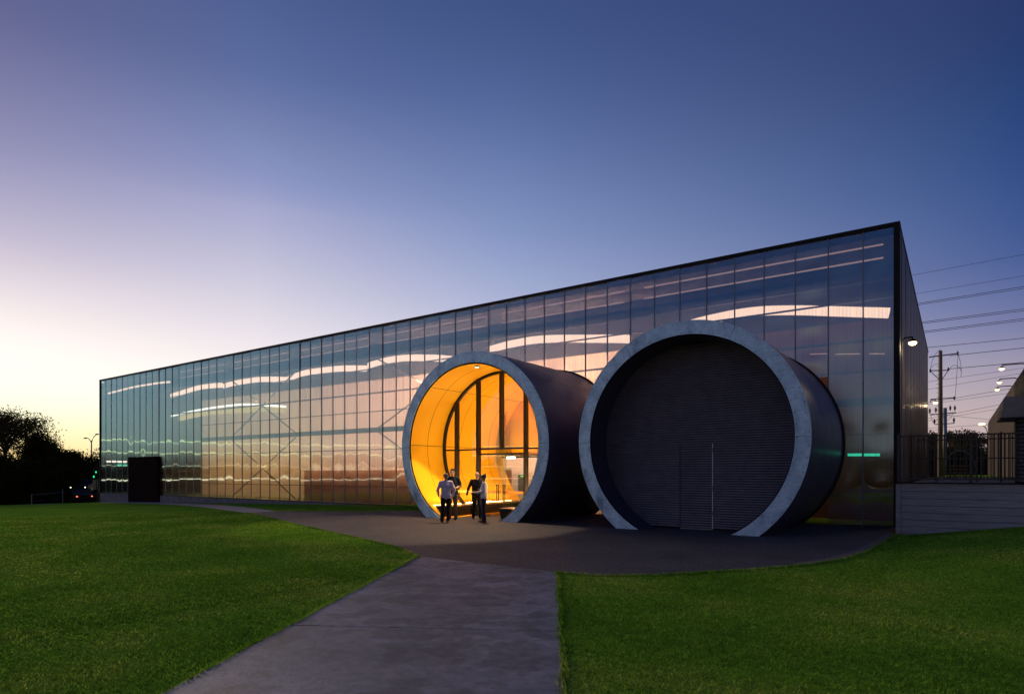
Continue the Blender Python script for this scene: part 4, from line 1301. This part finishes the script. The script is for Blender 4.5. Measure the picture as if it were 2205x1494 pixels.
SHRUBS = [(-30, 62, 958, 3.0, 'dense dark shrub cut by the left edge of the picture'), (12, 63, 962, 2.4, 'tall dark shrub below the gum tree'), (48, 61, 978, 2.3, 'dark shrub below the umbrella tree'),
          (84, 64, 980, 2.0, 'dark shrub right of the umbrella tree trunk'), (133, 66, 952, 2.2, 'broad domed dark shrub in the middle of the left row'), (112, 62, 985, 2.1, 'low dark shrub left of the domed shrub'), (165, 66, 985, 2.1, 'dark shrub below the airy tree'),
          (196, 70, 988, 1.9, 'dark shrub at the foot of the double arm street lamp'), (221, 76, 980, 2.2, 'dark shrub half hidden by the left hall corner')]
for i, (px, t, top, rx, lb) in enumerate(SHRUBS):
    loc = tpos(px, t)
    shrub(lb, loc, CAM.z + (1016 - top) * t / FPX - loc[2], rx, 60 + i)
for i, (px, t) in enumerate(((1996, 78), (2016, 80), (2038, 79), (2060, 82), (2084, 80), (2106, 84), (2124, 88))):
    q = zt(px, 1016, t)
    shrub(['dark bush left of the poles behind the fence', 'dark bush at the foot of the timber pole', 'dark bush at the foot of the grey pole', 'dark bush behind the arched structure', 'dark bush right of the arched structure', 'dark bush behind the thick gate post', 'dark bush near the shed wall end'][i],
          (q.x, q.y, 1.35), 3.6 + 0.5 * math.sin(i * 2.1), 1.7, 90 + i, 3500, 0.24, 'dark bushes behind the fence')
# small far trees on the right horizon
for i, (px, t, top, lb) in enumerate(((2008, 120, 928, 'far gum tree left of the power pole'), (2056, 125, 925, 'far gum tree right of the power pole'), (2090, 140, 938, 'far gum tree behind the fence gate'), (2108, 130, 930, 'far gum tree beneath the lit street lamp'), (2035, 150, 940, 'far gum tree just behind the two poles'))):
    q = zt(px, 1016, t)
    tree('gum_tree', lb, (q.x, q.y, 1.3), CAM.z + (1016 - top) * t / FPX - 1.3, 1.1, 70 + i, 0.3, 'leaf2', 2600, 0.30, 0.1, 'far trees right of the hall')

# ------------------------------------------------------------------ left-hand street: lamp, fence, signals, cars
q = zt(197, 1016, 78)
sl = tag(empty('street_lamp', (q.x, q.y, h(q.x, q.y))), 'double arm street lamp beside the left corner of the hall', 'street lamp')
def rel(px, py, t=78): return zt(px, py, t) - Vector((q.x, q.y, h(q.x, q.y)))
tz = rel(197, 948).z
MB().tube([(0, 0, 0), (0, 0, tz)], [0.12, 0.07], 8).build('pole', M['galv_pole'], sl)
MB().tube(smooth_pts([Vector((0, 0, tz - 0.3)), rel(191, 944), rel(186, 943)], 4), 0.045, 6).build('arm', M['galv_pole'], sl)
MB().tube(smooth_pts([Vector((0, 0, tz - 0.3)), rel(201, 942), rel(207, 936)], 4), 0.045, 6).build('arm', M['galv_pole'], sl)
for c in (rel(184, 943), rel(209, 934.5)):
    MB().ellipsoid(c, (0.36, 0.2, 0.09), 10, 6).build('lamp_head', M['galv_pole'], sl, True)
ch = tag(empty('chain_fence', zt(130, 1085, 57)), 'faint wire fence with thin posts below the left trees', 'fence')
c0 = Vector(ch.location)
P_ = []
for px in (68, 135, 197, 240):
    py = 1065 - (px - 68) * 0.082
    t = 57 + (px - 68) * 0.05
    top = zt(px, py, t) - c0
    MB().tube([top + Vector((0, 0, -1.9)), top + Vector((0, 0, 0.35 if px == 135 else 0.05))], 0.035, 6).build('post', M['galv_pole'], ch)
    P_.append(top)
for dz in (0, -0.6, -1.2):
    MB().tube([p + Vector((0, 0, dz)) for p in P_], 0.022 if dz == 0 else 0.008, 5).build('wire', M['galv_pole'], ch)
for (px, py, lb) in ((205, 1026, 'lower green traffic signal among the left trees'), (209.5, 1016, 'upper green traffic signal beside the left hall corner')):
    c = zt(px, py, 60)
    ts = tag(empty('traffic_signal', (c.x, c.y, h(c.x, c.y))), lb, 'traffic light', 'green traffic signals at the left')
    zz = c.z - h(c.x, c.y)
    MB().tube([(0, 0.1, 0), (0, 0.1, zz + 0.7)], 0.05, 6).build('post', M['black'], ts)
    mb = MB().box((-0.16, -0.10, zz - 0.18), (0.16, 0.09, zz + 0.75)); mb.build('housing', M['black'], ts)
    MB().ellipsoid((0.0, -0.12, zz), (0.12, 0.05, 0.10)).build('green_lens', emit('green signal', (0.02, 0.8, 0.3), 1.6), ts, True)
    for dz in (0.28, 0.55): MB().ellipsoid((0.0, -0.11, zz + dz), (0.10, 0.03, 0.10)).build('dark_lens', M['black'], ts, True)
def car(px, py, t, yaw, label, front, rear):
    c = zt(px, py, t); gz = c.z - 0.7
    root = tag(empty('car', (c.x, c.y, gz), yaw), label, 'car', 'cars on the road behind the left trees')
    bodyp = [(-2.1, 0.35), (2.1, 0.35), (2.15, 0.7), (1.9, 0.88), (1.0, 0.95), (0.5, 1.40), (-1.0, 1.42), (-1.7, 0.98), (-2.1, 0.9)]
    MB().prism(bodyp, 'y', -0.85, 0.85).build('body', M['black'], root)
    for x in (-1.3, 1.3):
        for y in (-0.82, 0.82):
            MB().tube([(x, y - 0.09, 0.33), (x, y + 0.09, 0.33)], 0.33, 12).build('wheel', M['fence'], root)
    for y in (-0.62, 0.62):
        MB().ellipsoid((2.13, y, 0.66), (0.04, 0.07, 0.05)).build('headlight', emit('headlamp', (1, 0.85, 0.6), front), root, True)
        MB().ellipsoid((-2.12, y, 0.74), (0.04, 0.08, 0.05)).build('tail_light', emit('tail lamp', (1, 0.16, 0.05), rear), root, True)
fa = math.atan2(CAM.y - zt(170, 1060, 62).y, CAM.x - zt(170, 1060, 62).x)
car(168, 1068, 62, fa + math.pi + 0.25, 'car showing orange tail lights behind the left fence', 0.3, 3)
car(184, 1047, 64, fa - 0.3, 'car showing pale headlights between the left trees', 4, 0.3)

# ------------------------------------------------------------------ what the facade mirrors: trees and added light trail tubes across the lawn behind the viewer
def tree_mass():
    rng = np.random.default_rng(11)
    n = 60000
    a = np.radians(rng.uniform(-182, -70, n)); rr_ = 136 + rng.normal(0, 3, n)
    x = rr_ * np.cos(a); y = rr_ * np.sin(a); q = np.degrees(a)
    top = 6.6 + 1.5*np.sin(q*0.62) + 1.3*np.sin(q*1.7+1) + 1.0*np.sin(q*4.3+2) + 5.0*np.clip((q+105)/25, 0, 1)
    z = rng.uniform(0, 1, n)**0.75 * np.maximum(3.0, top) - 2.5
    P = np.stack([x, y, z], 1)
    u = rng.normal(0, 1, (n, 3)); u /= np.linalg.norm(u, axis=1)[:, None]
    w = rng.normal(0, 1, (n, 3)); w -= (w*u).sum(1)[:, None]*u; w /= np.linalg.norm(w, axis=1)[:, None]
    s = 0.62 * rng.uniform(0.6, 1.4, n)[:, None]
    V = np.stack([P - u*s, P - w*s*0.6, P + u*s, P + w*s*0.6], 1).reshape(-1, 3).astype(np.float32)
    m = bpy.data.meshes.new('tree_belt')
    m.vertices.add(len(V)); m.vertices.foreach_set('co', V.ravel())
    m.loops.add(len(V)); m.loops.foreach_set('vertex_index', np.arange(len(V), dtype=np.int32))
    m.polygons.add(n); m.polygons.foreach_set('loop_start', np.arange(0, len(V), 4, dtype=np.int32))
    m.update(calc_edges=True); m.materials.append(M['leaf2'])
    tag(put('tree_belt', m), 'dark belt of trees seen as a reflection in the facade', 'trees', kind='stuff')
tree_mass()

# glowing tubes added behind the viewer as car light trails; the cladding mirrors them as thin wavering lines
def trail_tube(label, rad, z, a0, a1, mat, r, zslope=0.0):
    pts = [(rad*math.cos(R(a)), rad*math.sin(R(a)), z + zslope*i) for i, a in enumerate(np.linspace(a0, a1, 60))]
    root = tag(empty('trail_tube', (0, 0, 0)), label, 'light trail', 'added glowing tubes mirrored in the facade')
    MB().tube(pts, r, 6).build('cable', M[mat], root)  # glowing tube in the shape of a light trail
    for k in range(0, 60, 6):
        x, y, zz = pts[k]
        MB().tube([(x, y - 0.15, -1.0), (x, y - 0.15, zz)], 0.06, 6).build('post', M['black'], root)  # made-up supports for the glowing tube
trail_tube('upper gold glowing tube, added for light trails mirrored across the left half of the facade', 118, 7.1, -124, -171, 'trail_gold', 0.062)
trail_tube('second gold glowing tube, added for light trails mirrored below the upper one', 116, 5.1, -118, -171, 'trail_gold', 0.055)
trail_tube('faint gold glowing tube, added for light trails mirrored just below eye level', 108, 2.8, -118, -171, 'trail_dim', 0.045)
trail_tube('lowest bright glowing tube, added for light trails mirrored near the base of the facade', 106, 0.55, -100, -172, 'trail_low', 0.07)
trail_tube('pale second glowing tube, added for light trails mirrored just under the lowest one', 100, -0.35, -100, -135, 'trail_dim', 0.05)

# ------------------------------------------------------------------ people
def capsule(mb, p0, r0, p1, r1, n=12, flat=None):
    p0 = Vector(p0); p1 = Vector(p1); d = p1 - p0
    L = d.length; dn = d.normalized() if L > 1e-6 else Vector((0, 0, 1))
    pts = []; rad = []
    for i in range(5):
        a = math.pi/2 * (1 - i/4); pts.append(p0 - dn * r0 * math.sin(a) * 0.999); rad.append(max(1e-4, r0 * math.cos(a)))
    for i in range(5):
        a = math.pi/2 * i/4; pts.append(p1 + dn * r1 * math.sin(a) * 0.999); rad.append(max(1e-4, r1 * math.cos(a)))
    ref = Vector((0, 0, 1)) if abs(dn.z) < 0.9 else Vector((1, 0, 0))
    u = dn.cross(ref).normalized(); w = dn.cross(u).normalized()
    b = len(mb.v)
    for q, r in zip(pts, rad):
        for k in range(n):
            a = 2*math.pi*k/n; mb.v.append(tuple(q + (u*math.cos(a) + w*math.sin(a)) * r))
    for i in range(len(pts) - 1):
        for k in range(n):
            k2 = (k+1) % n; mb.f.append((b+i*n+k, b+i*n+k2, b+(i+1)*n+k2, b+(i+1)*n+k))
    mb.f.append(tuple(b + k for k in reversed(range(n)))); mb.f.append(tuple(b + (len(pts)-1)*n + k for k in range(n)))
def fuse(name, caps, mat, parent, voxel=0.009, smooth=4, wrinkle=0.0):
    mb = MB()
    for c in caps:
        if c[0] == 'e': mb.ellipsoid(c[1], c[2], 14, 10)
        else: capsule(mb, *c)
    me = mb.mesh(name, mat)
    o = bpy.data.objects.new(name, me); COL.objects.link(o)
    rm = o.modifiers.new('r', 'REMESH'); rm.mode = 'VOXEL'; rm.voxel_size = voxel; rm.use_smooth_shade = True
    if smooth:
        sm = o.modifiers.new('s', 'SMOOTH'); sm.iterations = smooth; sm.factor = 0.5
    if wrinkle:
        tx = bpy.data.textures.new('folds', 'CLOUDS'); tx.noise_scale = 0.09; tx.noise_depth = 2
        ds = o.modifiers.new('d', 'DISPLACE'); ds.texture = tx; ds.strength = wrinkle; ds.mid_level = 0.5; ds.texture_coords = 'LOCAL'
    bpy.context.view_layer.update()
    ev = o.evaluated_get(bpy.context.evaluated_depsgraph_get())
    nm = bpy.data.meshes.new_from_object(ev)
    o.modifiers.clear(); o.data = nm; bpy.data.meshes.remove(me)
    nm.name = name
    if not nm.materials: nm.materials.append(mat)
    o.parent = parent
    return o
def V3(*a): return Vector(a)
def hand_caps(w, d, side, palm_n):
    """palm, four fingers, thumb; d = direction of the hand, palm_n = palm normal"""
    d = Vector(d).normalized(); nrm = Vector(palm_n).normalized(); s = d.cross(nrm).normalized()
    w = Vector(w); caps = []
    k = w + d * 0.085
    for o in (-0.028, -0.009, 0.010, 0.028):
        caps.append((w + d*0.01 + s*o*0.7, 0.014, k + s*o, 0.0125))
    for o, L in ((-0.030, 0.062), (-0.010, 0.075), (0.010, 0.080), (0.030, 0.072)):
        a = k + s*o*1.05; m = a + (d*0.9 + nrm*0.35).normalized()*L*0.5; e = m + (d*0.6 + nrm*0.8).normalized()*L*0.5
        caps += [(a, 0.0095, m, 0.009), (m, 0.009, e, 0.0075)]
    tb = w + d*0.02 + s*0.03*side
    t1 = tb + (d*0.7 + s*0.7*side + nrm*0.3).normalized()*0.04; t2 = t1 + (d*0.9 + s*0.25*side + nrm*0.4).normalized()*0.032
    caps += [(tb, 0.013, t1, 0.011), (t1, 0.011, t2, 0.009)]
    return caps
def person(label, loc, yaw, H, skin, shirt, trousers, shoe, pose, hair=None, bun=False, sleeves='long', female=False, tie=None):
    root = tag(empty('person', loc, yaw), label, 'person', 'people standing in front of the entry tunnel')
    k = H / 1.76; root.scale = (k, k, k)
    P = dict(hipL=(0.09, 0, .93), hipR=(-0.09, 0, .93), kneeL=(0.10, -.01, .50), kneeR=(-0.10, -.01, .50), ankL=(0.11, .02, .09), ankR=(-0.11, .02, .09),
             shL=(.185, 0, 1.43), shR=(-.185, 0, 1.43), elL=(.235, .03, 1.14), elR=(-.235, .03, 1.14), wrL=(.235, -.05, .90), wrR=(-.235, -.05, .90),
             hdL=(0, -.15, -1), hdR=(0, -.15, -1), nose=(0, -1, 0), head=(0, -.015, 1.64))
    P.update(pose); P = {a: Vector(b) for a, b in P.items()}
    sh = 0.93 if female else 1.0
    for a in ('shL', 'shR'): P[a] = Vector((P[a].x * sh, P[a].y, P[a].z))
    hd = P['head']; f = P['nose'].normalized(); sd_ = f.cross(Vector((0, 0, 1))).normalized(); up = Vector((0, 0, 1))
    torso = [((-.08, 0, .96), .105, (.08, 0, .96), .105), ((-.06, 0, 1.12), .098 if not female else .088, (.06, 0, 1.12), .098 if not female else .088),
             ((-.085, 0, 1.30), .105, (.085, 0, 1.30), .105), ((-.06, 0, .98), .10, (-.07, 0, 1.30), .10), ((.06, 0, .98), .10, (.07, 0, 1.30), .10),
             ((0, 0, 1.0), .10, (0, 0, 1.38), .085), (P['shL'], .058, P['shR'], .058), ((-.09, 0, 1.36), .085, (.09, 0, 1.36), .085)]
    if female: torso += [((-.07, -.06, 1.27), .062, (-.07, -.07, 1.25), .055), ((.07, -.06, 1.27), .062, (.07, -.07, 1.25), .055)]
    arms = []; hands = []
    for q, sgn in (('L', 1), ('R', -1)):
        arms += [(P['sh'+q], .054, P['el'+q], .043), (P['el'+q], .042, P['wr'+q], .029)]
        hands += hand_caps(P['wr'+q], P['hd'+q], sgn, Vector((-sgn, 0, 0)) if abs(P['hd'+q].z) > .6 else Vector((0, 0, 1)))
    legs = []
    for q in 'LR':
        legs += [(P['hip'+q], .088, P['knee'+q], .058), (P['knee'+q], .056, P['ank'+q], .040)]
    nb = Vector((0, .01, 1.44))
    headc = [(nb, .056, hd + Vector((0, .01, -.07)), .052), ('e', hd + up*.03 - f*.012, (.078, .092, .095)), ('e', hd - up*.045 + f*.022, (.060, .066, .072)),
             (hd + f*.085 + up*.018, .012, hd + f*.106 - up*.018, .015), (hd + f*.062 - up*.088, .026, hd + f*.066 - up*.090, .024)]
    for sg in (1, -1):
        headc += [('e', hd + sd_*.078*sg - up*.005 - f*.005, (.014, .020, .032)), (hd + f*.082 + sd_*.032*sg + up*.034, .012, hd + f*.080 + sd_*.045*sg + up*.034, .011)]
    fuse('body', headc + hands + torso + [(a, r0 - .004, b, r1 - .002) for a, r0, b, r1 in arms] + [(a, r0 - .006, b, r1 - .004) for a, r0, b, r1 in legs], skin, root, 0.0085, 2)
    for sg in (1, -1):
        MB().ellipsoid(hd + f*.079 + sd_*.033*sg + up*.012, .013, 8, 6).build('eye', M['black'], root, True)
    MB().ellipsoid(hd + f*.084 - up*.052, (.026 if abs(f.y) > .5 else .012, .012 if abs(f.y) > .5 else .026, .007), 8, 5).build('mouth', M['lip'], root, True)
    if sleeves == 'long':
        sl = [(P['sh'+q], .066, P['el'+q], .056) for q in 'LR'] + [(P['el'+q], .055, P['wr'+q].lerp(P['el'+q], .04), .041) for q in 'LR']
    else:
        sl = [(P['sh'+q], .068, P['sh'+q].lerp(P['el'+q], .72), .060) for q in 'LR']
    tor = [(a, r0 + .014, b, r1 + .014) for a, r0, b, r1 in torso] + [((-.09, 0, .93), .112, (.09, 0, .93), .112)]
    fuse('shirt', tor + sl + [(Vector((0, .01, 1.44)), .064, Vector((0, .005, 1.475)), .060)], shirt, root, 0.010, 3, 0.022)
    tr = [(P['hip'+q] + Vector((0, 0, .02)), .105, P['knee'+q], .076) for q in 'LR'] + [(P['knee'+q], .075, P['ank'+q] + Vector((0, 0, .0)), .062) for q in 'LR'] + [((-.08, 0, .94), .112, (.08, 0, .94), .112), ((-.06, 0, .99), .10, (.06, 0, .99), .10)]
    fuse('trousers', tr, trousers, root, 0.010, 3, 0.016)
    for q in 'LR':
        a = P['ank'+q]; b = Vector((a.x, a.y, 0))
        fd = pose.get('foot'+q, (0, -1, 0)); fd = Vector(fd).normalized()
        base = a.z - .09
        fuse('shoe', [(a + Vector((0, 0, -.02)), .046, a + Vector((0, 0, -.045)) - fd*.03, .044), (a + Vector((0, 0, -.05)), .042, a + fd*.15 + Vector((0, 0, -.058)), .034), (a + fd*.10 + Vector((0, 0, -.055)), .040, a + fd*.16 + Vector((0, 0, -.06)), .030)], shoe, root, 0.009, 2)
    if hair is not None:
        hc = [('e', hd + up*.045 - f*.022, (.088, .100, .092)), ('e', hd + up*.0 - f*.050, (.074, .060, .085))]
        if bun: hc += [('e', hd + up*.105 - f*.085, (.040, .040, .036)), ('e', hd + up*.055 + f*.028, (.080, .064, .070))]
        fuse('hair', hc, hair, root, 0.009, 2, 0.02)
    return root
def cloth(name, c): return simple(name, c, tuple(v * 0.82 for v in c), 0.85, scale=14, spec=0.2)
M['lip'] = simple('lip', (0.30, 0.12, 0.10), None, 0.6)
skinA = simple('skin light', (0.50, 0.29, 0.21), (0.46, 0.26, 0.19), 0.55)
skinB = simple('skin tan', (0.38, 0.21, 0.14), (0.35, 0.19, 0.13), 0.55)
hairD = simple('dark hair', (0.018, 0.012, 0.010), None, 0.5, scale=40)
hairG = simple('greying brown hair', (0.10, 0.075, 0.06), None, 0.6, scale=40)
gl = lambda x, y: (x, y, 0.014)
person('person in pale lavender shirt and black trousers seen from behind', gl(-14.42, -6.97), R(-144.6 + 8), 1.70, skinA, cloth('lavender shirt', (0.62, 0.55, 0.66)), cloth('black trousers', (0.012, 0.012, 0.015)), cloth('black shoe', (0.01, 0.01, 0.012)),
       dict(elL=(.30, .07, 1.16), elR=(-.30, .07, 1.16), wrL=(.25, -.05, .95), wrR=(-.25, -.05, .95), hdL=(-.3, -.2, -1), hdR=(.3, -.2, -1), ankL=(.15, .05, .09), ankR=(-.07, -.10, .09), kneeL=(.12, -.0, .5), kneeR=(-.08, -.07, .5)), hairG)
person('tall person in dark polo shirt with lanyard and grey brown trousers', gl(-15.0, -5.95), R(35.4 - 6), 1.86, skinA, cloth('dark teal polo', (0.022, 0.032, 0.042)), cloth('grey brown trousers', (0.12, 0.095, 0.085)), cloth('dark shoe', (0.012, 0.012, 0.014)),
       dict(elL=(.28, .03, 1.17), elR=(-.27, .03, 1.17), wrL=(.09, -.19, 1.08), wrR=(-.04, -.20, 1.04), hdL=(-1, -.25, .0), hdR=(1, -.2, .0)), hairD, sleeves='short')
person('bald person in black jacket and dark trousers stepping beside the clipboard holder', gl(-14.35, -5.35), R(40), 1.74, skinA, cloth('black jacket', (0.013, 0.012, 0.012)), cloth('dark trousers', (0.02, 0.014, 0.012)), cloth('brown shoe', (0.06, 0.025, 0.015)),
       dict(elR=(-.31, .05, 1.16), wrR=(-.36, -.06, .92), hdR=(-.1, -.25, -1), elL=(.28, -.02, 1.18), wrL=(.16, -.22, 1.10), hdL=(-.6, -.6, .1), kneeL=(.12, -.14, .52), ankL=(.13, -.02, .10), kneeR=(-.10, .02, .5), ankR=(-.12, .14, .10), nose=(.55, -.8, -.1), head=(.02, -.03, 1.64)))
wm = person('person with dark hair in a bun, white shirt and navy jeans holding a clipboard', gl(-13.30, -6.25), R(-54.6 - 4), 1.66, skinB, cloth('white shirt', (0.72, 0.72, 0.76)), cloth('navy jeans', (0.018, 0.022, 0.06)), cloth('brown flat shoe', (0.10, 0.035, 0.025)),
       dict(elL=(.22, .02, 1.17), elR=(-.22, .02, 1.17), wrL=(.12, -.25, 1.10), wrR=(-.12, -.25, 1.10), hdL=(-.3, -1, .05), hdR=(.3, -1, .05), ankL=(.08, .03, .09), ankR=(-.08, -.04, .09), kneeL=(.085, -.02, .5), kneeR=(-.085, -.05, .5), nose=(0, -1, -.25), head=(0, -.04, 1.63)), hairD, True, female=True)
cb = tag(empty('clipboard', (-13.30 - .34, -6.25 - .24, 1.055), R(-54.6)), 'small dark clipboard held by the person with a bun', 'clipboard')
cb.rotation_euler = (R(-14), 0, R(-54.6))
MB().box((-0.11, -0.15, 0), (0.11, 0.13, 0.006)).build('board', M['fence'], cb)
MB().box((-0.10, -0.14, 0.0061), (0.10, 0.10, 0.009)).build('paper', M['white_paint'], cb)
MB().box((-0.04, 0.09, 0.0091), (0.04, 0.12, 0.016)).build('clip', M['galv_pole'], cb)
